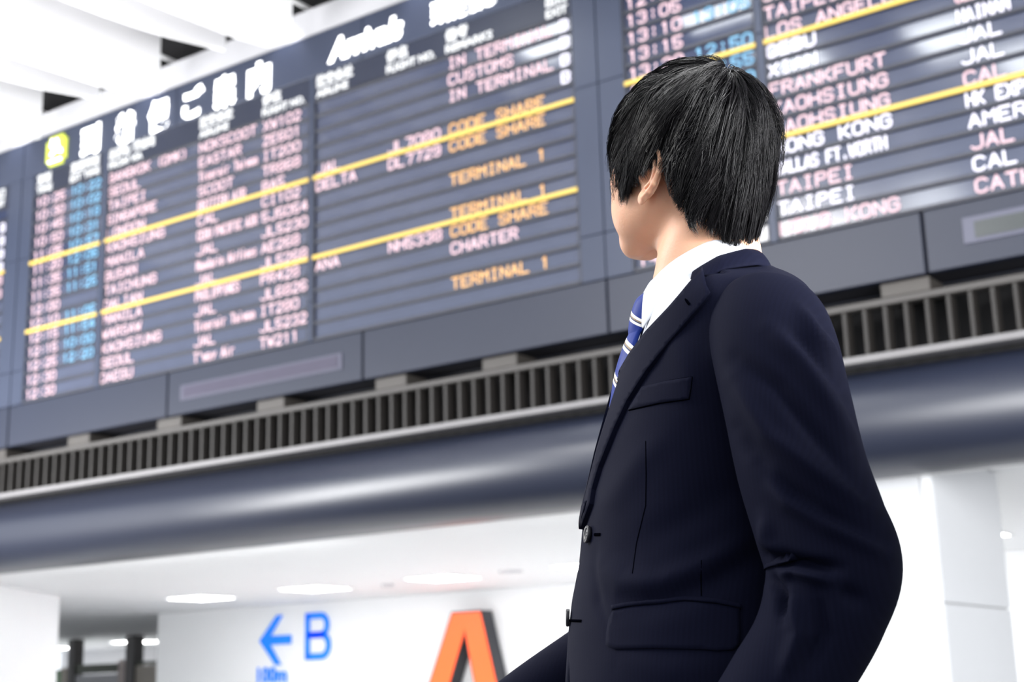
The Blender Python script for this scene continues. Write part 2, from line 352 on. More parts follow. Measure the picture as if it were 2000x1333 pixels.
# ------------------------------------------------------------------ grille and beam under the boards
gr = thing('ventilation_grille', (-7, 9.2, 3.0), 'long dark brown slatted grille running below the flight boards', 'grille')
box('backing', -16, 3, 9.36, 9.42, 2.98, 3.53, DARKV, gr)
box('top_rail', -16, 3, 9.04, 9.14, 3.375, 3.425, RAIL, gr, .006)
box('bottom_rail', -16, 3, 9.02, 9.16, 3.00, 3.05, RAILB, gr, .006)
sl = None
for k in range(0, 116):
    s = -15.9 + .145 * k
    if sl is None: sl = box('slat', -.013, .013, 0, .13, 3.05, 3.375, GRAY, gr, .003); m0 = sl.data; bpy.data.objects.remove(sl)
    o = bpy.data.objects.new('slat', m0); COL.objects.link(o); o.parent = gr
    o.location = (s, 9.05, 0)
    sl = o
for s in (-15.9, -14.5, -13.13, -11.76, -10.41, -9.06, -7.64, -6.5, -5.0, -3.9 + .77, -1.7, -.3, 1.1):
    box('bracket', s - .17, s + .17, 9.05, 9.34, 3.425, 3.53 - .004, BRK, gr, .006)
# rounded beam
prof = []
for t in np.linspace(-90, 90, 29):
    c, s_ = math.cos(math.radians(t)), math.sin(math.radians(t))
    prof.append((-16, 9.36 - .44 * abs(c) ** (.80 if s_ < 0 else 1.25), 2.635 + .365 * math.copysign(abs(s_) ** .95, s_)))
prof += [(-16, 9.50, 3.0), (-16, 9.50, 2.27)]
be = extrude_poly('beam', prof, (19, 0, 0), BEAM, smooth=True)
tag(be, 'long rounded dark satin beam spanning below the slatted grille', 'beam')
mb = box('soffit_strip', -16, 3, 9.50, 9.60, 2.27, 2.50, mat('soffit_white', (.8, .8, .8), .6, noise=.02), be)

# ------------------------------------------------------------------ passage beyond: lights, signs, posts
LY, LS = 15.95, [-17.45, -14.98, -12.52, -10.05, -7.6, -5.1]
lt = None
names = {-17.45: 'square ceiling light at the left of the passage row, above the far opening', -14.98: 'square ceiling light directly above the blue arrow and letter B',
         -12.52: 'square ceiling light above and left of the red letter A', -10.05: "square ceiling light half hidden by the man's jacket"}
def clight(x, y, z, hs, label):
    t = thing('ceiling_light', (x, y, z), label, 'ceiling light', 'square lights in the passage ceiling')
    for (a, b, c, d_) in ((-hs, hs, -hs, -hs + .03), (-hs, hs, hs - .03, hs), (-hs, -hs + .03, -hs + .03, hs - .03), (hs - .03, hs, -hs + .03, hs - .03)):
        box('frame', x + a, x + b, y + c, y + d_, z - .012, z, CEILW, t)
    box('diffuser', x - hs + .03, x + hs - .03, y - hs + .03, y + hs - .03, z - .008, z, LAMP, t)
for s in LS: clight(s, LY, 2.455, .42, names.get(s, "square ceiling light hidden behind the man's " + ('back' if s > -6 else 'chest')))
clight(-37.0, 27.9, 2.455, .6, 'far square ceiling light at the bottom left, crossed by the thin post')
clight(-32.3, 27.2, 2.455, .6, 'far square ceiling light at the bottom left beside the thick post')
HLAMP = mat('hall_lamp_diffuser', (.9, .9, .9), .5, emit=(.93, .97, 1), es=12.0, noise=.01)
for x, y, z, hx, hy, lab in ((-6.93, 7.46, 7.0, .35, .35, 'leftmost, high between the fins'), (-4.75, 8.2, 6.3, .32, .16, 'closest to the boards'), (-4.62, 7.05, 6.3, .22, .38, 'over the middle pillar strip'),
                          (-3.4, 6.6, 6.3, .25, .38, 'over the right flight board'), (-4.95, 2.5, 6.3, .3, .3, 'nearest the man'), (-2.9, 5.6, 6.3, .3, .4, 'rightmost')):
    t = thing('hall_light', (x, y, z), 'rectangular hall light above the photo\'s top edge, ' + lab, 'ceiling light', 'lights under the hall ceiling fins')
    box('housing', x - hx - .03, x + hx + .03, y - hy - .03, y + hy + .03, z, z + .08, FINW, t); box('hanger', x - .02, x + .02, y - .02, y + .02, z + .08, 9.2, FINW, t)
    box('diffuser', x - hx, x + hx, y - hy, y + hy, z - .01, z, HLAMP, t)
for x, lab in ((-12.95, "over the left frame strip"), (-10.78, "over the third character of the Japanese heading"), (-8.85, "just left of the English heading"), (-7.2, "right of the English heading")):
    t = thing('downlight', (x, 8.86, 7.30), 'small downlight over the arrivals board, ' + lab, 'downlight', 'downlights along the top of the boards')
    n = 16; V = [(x + .05 * math.cos(2 * math.pi * i / n), 8.86 + .05 * math.sin(2 * math.pi * i / n), z) for z in (7.30, 7.42) for i in range(n)]
    mesh_obj('can', V, [(i, (i + 1) % n, (i + 1) % n + n, i + n) for i in range(n)] + [tuple(range(n, 2 * n))], FINW, t); box('bracket', x - .015, x + .015, 8.86, 9.42, 7.40, 7.43, FINW, t)
    ld = bpy.data.lights.new('downlight_beam', 'SPOT'); ld.energy = 40; ld.spot_size = 1.25; ld.spot_blend = .8; ld.shadow_soft_size = .04; ld.color = (.92, .92, 1)
    lo = bpy.data.objects.new('downlight_beam', ld); COL.objects.link(lo); lo.parent = t; lo.location = (0, 0, .01); lo.rotation_euler = (math.radians(6), 0, 0)
# small round ceiling fittings
def disc(name, x, y, z, r, h, m, label, cat):
    n = 24; V = [(x + r * math.cos(2 * math.pi * i / n), y + r * math.sin(2 * math.pi * i / n), z - h) for i in range(n)] + [(x + r * math.cos(2 * math.pi * i / n), y + r * math.sin(2 * math.pi * i / n), z) for i in range(n)]
    F = [tuple(range(n - 1, -1, -1)), tuple(range(n, 2 * n))] + [(i, (i + 1) % n, (i + 1) % n + n, i + n) for i in range(n)]
    return tag(mesh_obj(name, V, F, m), label, cat)
SPK = mat('grey_grille', (.5, .5, .52), .6, noise=.05)
disc('ceiling_speaker', -11.2, 15.75, 2.455, .17, .02, SPK, 'round grey ceiling speaker between the two right passage lights', 'speaker')
disc('smoke_detector', -13.75, 16.2, 2.455, .09, .04, SPK, 'tiny smoke detector between passage lights above the signs', 'detector')

# blue direction sign  (arrow, letter B, distance) on the far white wall
ds = thing('direction_sign', (-19, 18.43, 1.9), 'blue left arrow, letter B and distance on the white passage wall', 'sign')
D_ = 18.43; k = D_ / 14.0
def wz(z14): return .93 + (z14 - .93) * k
def wl(px, py, D=D_):
    r = R @ np.array([px - 1000, py - 666.5, FPX]); t = D / r[1]; return r[0] * t, CAM_H + r[2] * t
tipx, tipz = wl(507, 1253)
arrow = [(0, 0), (.46, .42), (.62, .42), (.30, .075), (.86, .075), (.86, -.075), (.30, -.075), (.60, -.42), (.44, -.42)]
extrude_poly('arrow', [(tipx + x * .9, D_ - .012, tipz + z * 1.02) for x, z in arrow], (0, .02, 0), BLUE, ds)
bx0, bz0 = wl(596, 1290); bx1, bz1 = wl(598, 1199); bx2, _ = wl(646, 1240)
V, F = text_mesh('B', bx0 + .05, (bz0 + bz1) / 2 - .02, D_ - .012, 1, h=(bz1 - bz0) - .10, wd=(bx2 - bx0) - .10, st=.052, dep=.02)
# a rounder B: two bowls
def strokes(paths, y, st, dep):
    V, F = [], []
    for pts in paths:
        P = np.array(pts, float); n = len(P)
        T = np.gradient(P, axis=0); T /= np.linalg.norm(T, axis=1)[:, None]; N = np.stack([-T[:, 1], T[:, 0]], 1)
        A, B = P + N * st, P - N * st; b = len(V)
        for i in range(n): V += [(A[i][0], y, A[i][1]), (B[i][0], y, B[i][1]), (A[i][0], y + dep, A[i][1]), (B[i][0], y + dep, B[i][1])]
        for i in range(n - 1):
            q = b + 4 * i; F += [(q, q + 1, q + 5, q + 4), (q + 2, q + 6, q + 7, q + 3), (q, q + 4, q + 6, q + 2), (q + 1, q + 3, q + 7, q + 5)]
        F += [(b, b + 2, b + 3, b + 1), (b + 4 * n - 4, b + 4 * n - 3, b + 4 * n - 1, b + 4 * n - 2)]
    return V, F
bw, bh = bx2 - bx0 - .1, bz1 - bz0 - .1; X0 = bx0 + .05; Z0 = bz0 + .05
def bowl(z0, z1, wd):
    r = (z1 - z0) / 2; cx = X0 + wd - r * .9
    return [(X0, z0), (cx, z0)] + [(cx + .9 * r * math.cos(a), (z0 + z1) / 2 + r * math.sin(a)) for a in np.linspace(-1.4, 1.4, 12)] + [(cx, z1), (X0, z1)]
V, F = strokes([[(X0, Z0 - .05), (X0, Z0 + bh * .5), (X0, Z0 + bh + .05)], bowl(Z0, Z0 + bh * .53, bw), bowl(Z0 + bh * .53, Z0 + bh, bw * .93)], D_ - .012, .052, .02)
mesh_obj('letter_b', V, F, BLUE, ds)
tx, tz = wl(503, 1320)
font_text('100m', tx, tz, D_ - .008, .36, BLUE, ds, bold=.010, width=.72)

# red illuminated letter A standing off the wall
la = thing('letter_sign', (-14.4, 18.3, 0), 'large red illuminated letter A with black sides on the passage wall', 'sign')
YA = 18.14; top_l = wl(882, 1196, YA); top_r = wl(940, 1192, YA); q0 = wl(838, 1333, YA); q1 = wl(972, 1333, YA); ap = wl(908, 1238, YA); i0 = wl(881, 1333, YA); i1 = wl(925, 1333, YA)
def ext(p, q, z): t = (z - p[1]) / (q[1] - p[1]); return (p[0] + (q[0] - p[0]) * t, z)
ZB = .55; zt = (top_l[1] + top_r[1]) / 2
TL, TR = (top_l[0], zt), (top_r[0], zt); BL, BR = ext(TL, q0, ZB), ext(TR, q1, ZB); IL, IR = ext(ap, i0, ZB), ext(ap, i1, ZB)
cb = .86; CL, CR = ext(ap, i0, cb), ext(ap, i1, cb); CL2, CR2 = ext(ap, i0, cb - .2), ext(ap, i1, cb - .2)
def apoly(nm, pts, y0, dy, m): return extrude_poly(nm, [(p[0], y0, p[1]) for p in pts], (0, dy, 0), m, la)
def inset(pts, s):
    n = len(pts); out = []; P = [Vector(p) for p in pts]
    ar = sum(P[i].x * P[(i + 1) % n].y - P[(i + 1) % n].x * P[i].y for i in range(n)); sg_ = 1 if ar > 0 else -1
    for i in range(n):
        a_, b_, c_ = P[i - 1], P[i], P[(i + 1) % n]; e1 = (b_ - a_).normalized(); e2 = (c_ - b_).normalized()
        n1 = Vector((-e1.y, e1.x)) * sg_; n2 = Vector((-e2.y, e2.x)) * sg_; bis = (n1 + n2).normalized(); out.append(tuple(b_ + bis * s / max(.4, bis.dot(n1))))
    return out
body = [TL, BL, IL, CL2, CR2, IR, BR, TR, ]
outerA = [TL, BL, IL, ap, IR, BR, TR]
apoly('return_case', outerA, YA, .28, SIGNB)
apoly('red_face', inset(outerA, .028), YA - .012, .012, RED)
apoly('return_case', [CL, CL2, CR2, CR], YA + .002, .26, SIGNB)
apoly('red_face', [CL, CL2, CR2, CR], YA - .010, .012, RED)

# glazed screen at the far left beyond the opening
sc = thing('glazed_screen', (-29.8, 24, 0), 'dark framed glazed screen beyond the bottom left opening', 'screen')
box('post', -31.2, -30.95, 24, 24.3, 0, 2.44, POST, sc); box('post', -28.95, -28.62, 24, 24.3, 0, 2.44, POST, sc)
box('post', -31.45, -31.2, 24.0, 24.1, 0, 1.72, BEIGE, sc); box('post', -29.2, -28.95, 24.0, 24.1, 0, 1.85, mat('pinkish_panel', (.45, .38, .36), .6, noise=.05), sc)
box('rail', -33.4, -31.45, 24.05, 24.15, 1.55, 1.68, GREENP, sc); box('rail', -30.95, -29.2, 24.05, 24.15, 1.55, 1.78, OLIVE, sc); box('rail', -28.62, -26.5, 24.05, 24.15, 1.72, 1.80, OLIVE, sc)
box('panel', -33.4, -31.45, 24.06, 24.12, .2, 1.55, mat('green_soft', (.2, .35, .2), .6, noise=.1), sc)
box('panel', -30.95, -29.2, 24.06, 24.12, .2, 1.52, mat('grey_panel', (.4, .4, .42), .6, noise=.1), sc)
box('panel', -28.62, -26.5, 24.06, 24.12, .2, 1.70, mat('taupe_panel', (.42, .38, .33), .6, noise=.1), sc)

# ================================================================== the man
PO = np.array([-0.781, 1.549, 0.0])
FW = np.array([-0.7715075, -0.63622023, 0]); LF = np.array([0.63622023, -0.7715075, 0]); UP = np.array([0, 0, 1.])
def L2W(P):
    P = np.asarray(P, float); return PO + P[..., 0:1] * FW + P[..., 1:2] * LF + P[..., 2:3] * UP
def W2L(P):
    Q = np.asarray(P, float) - PO; return np.stack([Q @ FW, Q @ LF, Q[..., 2]], -1)
def topx(P):            # world point -> photo pixel, used to measure where a crease lies
    v = (np.asarray(P) - [0, 0, CAM_H]) @ R; return np.stack([1000 + FPX * v[..., 0] / v[..., 2], 666.5 + FPX * v[..., 1] / v[..., 2]], -1)
man = thing('person', tuple(PO), 'black-haired man in dark navy suit and blue striped tie, looking up at the boards', 'person')

def surface_nets(S, org, h):
    ins = S < 0
    nx, ny, nz = S.shape; c = [(i, j, k) for i in (0, 1) for j in (0, 1) for k in (0, 1)]
    def sl(i, j, k): return (slice(i, nx - 1 + i), slice(j, ny - 1 + j), slice(k, nz - 1 + k))
    cnt = sum(ins[sl(*q)].astype(np.int8) for q in c)
    act = (cnt > 0) & (cnt < 8); idx = -np.ones(act.shape, np.int64); I = np.argwhere(act); idx[act] = np.arange(len(I))
    acc = np.zeros((len(I), 3)); num = np.zeros(len(I)); a0, b0, c0 = I.T
    for q in c:
        for ax in range(3):
            if q[ax] == 0:
                r = list(q); r[ax] = 1
                v0 = S[a0 + q[0], b0 + q[1], c0 + q[2]]; v1 = S[a0 + r[0], b0 + r[1], c0 + r[2]]
                m = (v0 < 0) != (v1 < 0); t = np.where(m, v0 / np.where(m, v0 - v1, 1), 0)
                p = np.array(q, float)[None].repeat(len(I), 0); p[:, ax] += t; acc += p * m[:, None]; num += m
    V = (I + acc / num[:, None]) * h + org
    F = []
    for ax in range(3):
        s0 = [slice(None)] * 3; s1 = [slice(None)] * 3; s0[ax] = slice(0, -1); s1[ax] = slice(1, None)
        ch = ins[tuple(s0)] != ins[tuple(s1)]
        o1, o2 = [x for x in range(3) if x != ax]
        E_ = np.argwhere(ch); E_ = E_[(E_[:, o1] > 0) & (E_[:, o2] > 0) & (E_[:, o1] < S.shape[o1] - 1) & (E_[:, o2] < S.shape[o2] - 1)]
        fl = ins[tuple(E_.T)]
        def g(d1, d2): q = E_.copy(); q[:, o1] -= d1; q[:, o2] -= d2; return idx[tuple(q.T)]
        A = np.stack([g(1, 1), g(0, 1), g(0, 0), g(1, 0)], 1)
        if ax == 1: fl = ~fl
        A[~fl] = A[~fl][:, ::-1]; F.append(A)
    F = np.vstack(F); F = F[(F >= 0).all(1)]
    return V, F
def grid(lo, hi, h):
    ax = [np.arange(lo[i], hi[i] + h, h) for i in range(3)]
    X = np.stack(np.meshgrid(*ax, indexing='ij'), -1).astype(np.float32); return X
def smin(a, b, k): hh = np.clip(.5 + .5 * (b - a) / k, 0, 1); return b * (1 - hh) + a * hh - k * hh * (1 - hh)
def smax(a, b, k): return -smin(-a, -b, k)
def ell(P, c, r):
    q = (P - np.array(c, np.float32)) / np.array(r, np.float32); n = np.linalg.norm(q, axis=-1); g = np.linalg.norm(q / np.array(r, np.float32), axis=-1)
    return n * (n - 1) / np.maximum(g, 1e-6)
def cap(P, a, b, ra, rb):
    a = np.array(a, np.float32); b = np.array(b, np.float32); d = b - a
    t = np.clip(((P - a) @ d) / max(1e-9, float(d @ d)), 0, 1); return np.linalg.norm(P - a - t[..., None] * d, axis=-1) - (ra + (rb - ra) * t)
def big_mesh(name, V, F, m, parent, local=True, smooth=True):
    W = L2W(V) if local else np.asarray(V)
    W = W - np.array(root_loc(parent)); me = bpy.data.meshes.new(name)
    F = np.asarray(F); k = F.shape[1]
    me.vertices.add(len(W)); me.vertices.foreach_set('co', W.astype(np.float32).ravel())
    me.loops.add(F.size); me.loops.foreach_set('vertex_index', F.ravel().astype(np.int32))
    me.polygons.add(len(F)); me.polygons.foreach_set('loop_start', np.arange(0, F.size, k, dtype=np.int32)); me.polygons.foreach_set('loop_total', np.full(len(F), k, np.int32))
    me.polygons.foreach_set('use_smooth', np.full(len(F), smooth)); me.update(calc_edges=True); me.validate()
    me.materials.append(m); o = bpy.data.objects.new(name, me); COL.objects.link(o); o.parent = parent
    return o
def lap(V, F, it=2, lam=.5):
    n = len(V); V = V.copy()
    i = np.concatenate([F[:, k] for k in range(4)]); j = np.concatenate([F[:, (k + 1) % 4] for k in range(4)])
    I_, J_ = np.concatenate([i, j]), np.concatenate([j, i]); deg = np.maximum(np.bincount(I_, minlength=n), 1)[:, None]
    for q in range(it):
        for l in (lam, -lam * .9):
            S_ = np.stack([np.bincount(I_, weights=V[J_, c], minlength=n) for c in range(3)], 1); V += l * (S_ / deg - V)
    return V

# ---- materials of the man
SKIN = mat('skin', (.73, .405, .262), .5, noise=.07, nscale=25, bump=.15, bscale=300, sss=.35, spec=.35)
HAIR = mat('black_hair', (.003, .0026, .0034), .30, spec=.23, noise=.3, nscale=40)
SHIRT = mat('white_shirt', (.56, .58, .63), .75, noise=.01, bump=.1, bscale=900)
m = bpy.data.materials.new('navy_suit_cloth'); m.use_nodes = True; nt = m.node_tree; b = nt.nodes['Principled BSDF']
b.inputs['Roughness'].default_value = .82; b.inputs['Specular IOR Level'].default_value = .07; b.inputs['Sheen Weight'].default_value = .008; b.inputs['Sheen Tint'].default_value = (.4, .45, .8, 1)
tc = nt.nodes.new('ShaderNodeTexCoord'); wv = nt.nodes.new('ShaderNodeTexWave'); wv.wave_type = 'BANDS'; wv.bands_direction = 'X'; wv.inputs['Scale'].default_value = 60; wv.inputs['Distortion'].default_value = .3
nz = nt.nodes.new('ShaderNodeTexNoise'); nz.inputs['Scale'].default_value = 900
mx = nt.nodes.new('ShaderNodeMix'); mx.data_type = 'RGBA'; mx.inputs[6].default_value = (.0026, .0032, .0112, 1); mx.inputs[7].default_value = (.0031, .0038, .0128, 1)
nt.links.new(tc.outputs['Object'], wv.inputs['Vector']); nt.links.new(tc.outputs['Object'], nz.inputs['Vector'])
nt.links.new(wv.outputs['Fac'], mx.inputs[0]); nt.links.new(mx.outputs[2], b.inputs['Base Color'])
bp = nt.nodes.new('ShaderNodeBump'); bp.inputs['Strength'].default_value = .12; bp.inputs['Distance'].default_value = .001; nt.links.new(nz.outputs['Fac'], bp.inputs['Height']); nt.links.new(bp.outputs[0], b.inputs['Normal'])
SUIT = m
SEAM = mat('suit_seam_thread', (.0008, .0009, .002), 1.0, noise=.1, spec=.0)
BTN = mat('dark_horn_button', (.010, .010, .014), .38, noise=.2, spec=.4)
SHOE = mat('black_leather', (.01, .01, .01), .25, noise=.1)
# tie: royal blue with diagonal white, gold and grey stripes
m = bpy.data.materials.new('striped_tie_silk'); m.use_nodes = True; nt = m.node_tree; b = nt.nodes['Principled BSDF']; b.inputs['Roughness'].default_value = .5; b.inputs['Specular IOR Level'].default_value = .2
uv = nt.nodes.new('ShaderNodeUVMap'); uv.uv_map = 'stripe'; sx = nt.nodes.new('ShaderNodeSeparateXYZ'); fr = nt.nodes.new('ShaderNodeMath'); fr.operation = 'FRACT'
cr = nt.nodes.new('ShaderNodeValToRGB'); cr.color_ramp.interpolation = 'CONSTANT'; el = cr.color_ramp.elements
el[0].position = 0; el[0].color = (.003, .022, .19, 1); el[1].position = .60; el[1].color = (.85, .82, .78, 1)
for p_, c_ in ((.69, (.28, .21, .13, 1)), (.74, (.02, .03, .10, 1)), (.78, (.85, .82, .78, 1)), (.87, (.003, .022, .19, 1))):
    e = el.new(p_); e.color = c_
nt.links.new(uv.outputs[0], sx.inputs[0]); nt.links.new(sx.outputs[0], fr.inputs[0]); nt.links.new(fr.outputs[0], cr.inputs[0]); nt.links.new(cr.outputs[0], b.inputs['Base Color'])
TIE = m

# ---- head frame (turned to his right and tipped back)
HC = np.array([.024, -.004, 1.573]); YAW, TIP = math.radians(-53), math.radians(11)
cy, sy, cp, sp = math.cos(YAW), math.sin(YAW), math.cos(TIP), math.sin(TIP)
HR = np.array([[cy, -sy, 0], [sy, cy, 0], [0, 0, 1]]) @ np.array([[cp, 0, -sp], [0, 1, 0], [sp, 0, cp]])   # head axes in the person's frame
def H2L(P): return HC + np.asarray(P) @ HR.T
def head_sdf(P):
    Q = (P - HC.astype(np.float32)) @ HR.astype(np.float32); A = Q.copy(); A[..., 1] = np.abs(A[..., 1])
    d = ell(Q, (-.014, 0, .034), (.094, .074, .086))
    d = smin(d, ell(Q, (.028, 0, -.028), (.058, .058, .074)), .03)
    d = smin(d, cap(A, (-.004, .050, -.052), (.066, .012, -.098), .016, .015), .028)
    d = smin(d, cap(A, (.078, 0, -.098), (.070, .01, -.096), .017, .015), .018)
    d = smin(d, ell(A, (.058, .040, -.018), (.026, .024, .020)), .022)
    d = smin(d, ell(A, (.044, .040, -.060), (.032, .022, .032)), .03)
    d = smin(d, cap(A, (.083, .006, .024), (.070, .046, .022), .011, .010), .014)
    d = smin(d, cap(Q, (.088, 0, .008), (.106, 0, -.030), .008, .0105), .012)
    d = smin(d, ell(A, (.096, .012, -.032), (.011, .008, .008)), .006)
    d = smax(d, -(np.linalg.norm(A - np.array([.102, .031, .002], np.float32), axis=-1) - .0165), .010)
    d = smin(d, cap(A, (.0925, 0, -.058), (.080, .022, -.062), .0065, .003), .005)
    d = smin(d, cap(A, (.0910, 0, -.068), (.080, .020, -.066), .0075, .003), .005)
    d = smax(d, -cap(A, (.101, 0, -.063), (.088, .024, -.064), .0016, .001), .003)
    # neck from the head down into the collar
    nk = cap(P, (-.004, .004, 1.545), (.004, 0, 1.43), .054, .057); nk = smin(nk, cap(P, (.0, 0, 1.44), (-.01, 0, 1.36), .060, .085), .03)
    st = cap(P, (-.012, .050, 1.545), (.058, .012, 1.415), .012, .012)
    nk = smin(nk, st, .03)
    d = smin(d, nk, .026)
    return d
h = .0028; X = grid((-.13, -.14, 1.40), (.17, .14, 1.74), h); S = head_sdf(X); Vh, Fh = surface_nets(S, X[0, 0, 0], h); Vh = lap(Vh, Fh, 2)
# ear, modelled finely
def ear(side):
    hh = .0010; X = grid((-.026, -.038, -.016), (.022, .038, .016), hh)
    hel = [(.008, .000), (.012, .012), (.010, .023), (.002, .030), (-.008, .029), (-.0155, .020), (-.0175, .006), (-.014, -.008), (-.008, -.018), (-.001, -.026)]
    d = ell(X, (-.003, .002, -.002), (.0155, .028, .0028))
    for i in range(len(hel) - 1):
        z0, z1 = .0025, .0025
        d = smin(d, cap(X, (*hel[i], z0), (*hel[i + 1], z1), .0028, .0028), .0025)
    d = smin(d, ell(X, (.0035, -.0265, .000), (.0075, .0085, .0036)), .004)
    for a_, b_ in (((-.003, .019), (-.009, .008)), ((-.009, .008), (-.009, -.005)), ((-.009, -.005), (-.001, -.014))): d = smin(d, cap(X, (*a_, .002), (*b_, .002), .0024, .0024), .002)
    d = smin(d, ell(X, (.0125, -.004, .002), (.004, .006, .004)), .003)
    d = smin(d, ell(X, (.010, -.002, -.009), (.010, .020, .010)), .006)
    d = smax(d, -ell(X, (.0035, -.003, .004), (.0075, .009, .0075)), .0025)
    V, F = surface_nets(d, X[0, 0, 0], hh); V = lap(V, F, 2)
    a_ = math.radians(9); u = np.array([math.cos(a_), -math.sin(a_), 0]); wv_ = np.array([math.sin(a_), math.cos(a_), 0]); up_ = np.array([-.26, .03, .965])
    u = u - up_ * (u @ up_); u /= np.linalg.norm(u); wv_ = np.cross(up_, u)
    P = np.array([-.016, .0785, -.030]) + (V[:, :1] * u + V[:, 1:2] * up_ + V[:, 2:] * wv_) * 1.08
    if side < 0: P[:, 1] *= -1; F = F[:, ::-1]
    return H2L(P), F
# hands
def hand(org, d, n, s, curl):
    d, n, s = [np.array(v, float) / np.linalg.norm(v) for v in (d, n, s)]; h = .0026
    fn = lambda a_, b_, c_: org + d * a_ + s * b_ + n * c_
    lo = np.min([fn(a_, b_, c_) for a_ in (-.06, .19) for b_ in (-.06, .09) for c_ in (-.03, .08)], 0); hi = np.max([fn(a_, b_, c_) for a_ in (-.06, .19) for b_ in (-.06, .09) for c_ in (-.03, .08)], 0)
    X = grid(lo, hi, h); D = cap(X, fn(-.06, 0, 0), fn(.01, 0, 0), .026, .024)
    for k, (o_, L) in enumerate(((.030, .070), (.010, .079), (-.010, .073), (-.029, .057))):
        D = smin(D, cap(X, fn(.012, o_ * .6, 0), fn(.088, o_, 0), .015, .0115), .014)
    T = None
    for k, (o_, L) in enumerate(((.030, .070), (.010, .079), (-.010, .073), (-.029, .057))):
        p = fn(.086, o_, 0); a_ = 0
        for sg, rr in ((.45, .0088), (.31, .008), (.24, .0072)):
            a_ += curl + .05 * k; q = p + (d * math.cos(a_) + n * math.sin(a_)) * L * sg + s * o_ * .06
            c_ = cap(X, p, q, rr + .0005, rr); T = c_ if T is None else np.minimum(T, c_) if sg == .45 else smin(T, c_, .002); p = q
    D = smin(D, T, .005)
    p0, p1, p2, p3 = fn(.018, .020, .004), fn(.045, .048, .012), fn(.070, .056, .022), fn(.090, .054, .030)
    for a_, b_, r0, r1 in ((p0, p1, .015, .011), (p1, p2, .0105, .0095), (p2, p3, .0095, .008)): D = smin(D, cap(X, a_, b_, r0, r1), .006)
    V, F = surface_nets(D, X[0, 0, 0], h); return lap(V, F, 1), F

# ---- torso profile: height, front x, back x, half width
PR = np.array([(.74, .190, -.085, .205), (.80, .192, -.088, .203), (.88, .198, -.088, .195), (.935, .199, -.086, .188), (.99, .194, -.082, .178), (1.03, .188, -.080, .170), (1.072, .178, -.082, .163), (1.133, .170, -.092, .160),
               (1.207, .150, -.108, .168), (1.295, .121, -.124, .182), (1.34, .106, -.120, .188), (1.38, .092, -.104, .190), (1.42, .075, -.085, .19), (1.46, .055, -.082, .20), (1.52, .04, -.07, .20)])
def torso(P, off=0., top=True):
    z = P[..., 2]; f_ = np.interp(z, PR[:, 0], PR[:, 1]); b_ = np.interp(z, PR[:, 0], PR[:, 2]); w_ = np.interp(z, PR[:, 0], PR[:, 3])
    cx = (f_ + b_) / 2; a_ = (f_ - b_) / 2 + off; w_ = w_ + off
    ax_ = np.abs(P[..., 0] - cx) / a_; ay = np.abs(P[..., 1]) / w_; r = (ax_ ** 2.35 + ay ** 2.35) ** (1 / 2.35)
    d = (r - 1) * np.minimum(a_, w_) * .9
    if top: d = smax(d, (z + .42 * np.abs(P[..., 1]) - (1.447 + off)) * .92, .03)
    return d
# body core inside the clothes, legs, joined with head, ears and hands as one body
LSH = [(-.02, .120, 1.335, .050), (-.022, .160, 1.322, .0655), (-.023, .188, 1.285, .0695), (-.028, .205, 1.22, .0690), (-.036, .214, 1.15, .0690), (-.050, .218, 1.09, .0700), (-.060, .220, 1.045, .0715), (-.047, .220, 1.000, .0650), (-.026, .219, .960, .0600), (.004, .218, .920, .0580), (.035, .215, .880, .0545), (.066, .212, .838, .050)]
RSH = [(-.02, -.120, 1.335, .050), (-.020, -.165, 1.32, .066), (-.018, -.195, 1.27, .068), (-.015, -.210, 1.20, .066), (-.012, -.218, 1.13, .064), (.000, -.220, 1.065, .063), (.030, -.218, 1.020, .059), (.085, -.214, .990, .055), (.150, -.208, .955, .050), (.220, -.200, .915, .046), (.285, -.195, .872, .043)]
h = .009; X = grid((-.16, -.30, 0.06), (.33, .30, 1.45), h); D = torso(X, -.028)
D = np.where(X[..., 2] < .80, .5, D); D = smin(D, ell(X, (.045, 0, .86), (.115, .15, .14)), .04)
for sgn in (-1, 1):
    D = smin(D, cap(X, (.045, sgn * .085, .84), (.05, sgn * .10, .47), .078, .052), .03); D = smin(D, cap(X, (.05, sgn * .10, .47), (.01, sgn * .11, .09), .050, .036), .02)
for pth in (LSH, RSH):
    for p, q in zip(pth[:-1], pth[1:]): D = np.minimum(D, cap(X, p[:3], q[:3], p[3] * .62, q[3] * .62))
Vb, Fb = surface_nets(D, X[0, 0, 0], h)
parts = [(Vh, Fh), ear(1), ear(-1), (Vb, Fb),
         hand(np.array([.078, .211, .815]), (.35, -.06, -.93), (-.25, -.95, 0), (.93, -.2, .3), .22),
         hand(np.array([.305, -.193, .857]), (.80, .03, -.58), (-.45, .5, -.7), (.3, .9, .3), .42)]
off = 0; VV, FF = [], []
for v, f in parts: VV.append(v); FF.append(f + off); off += len(v)
big_mesh('body', np.vstack(VV), np.vstack(FF), SKIN, man)
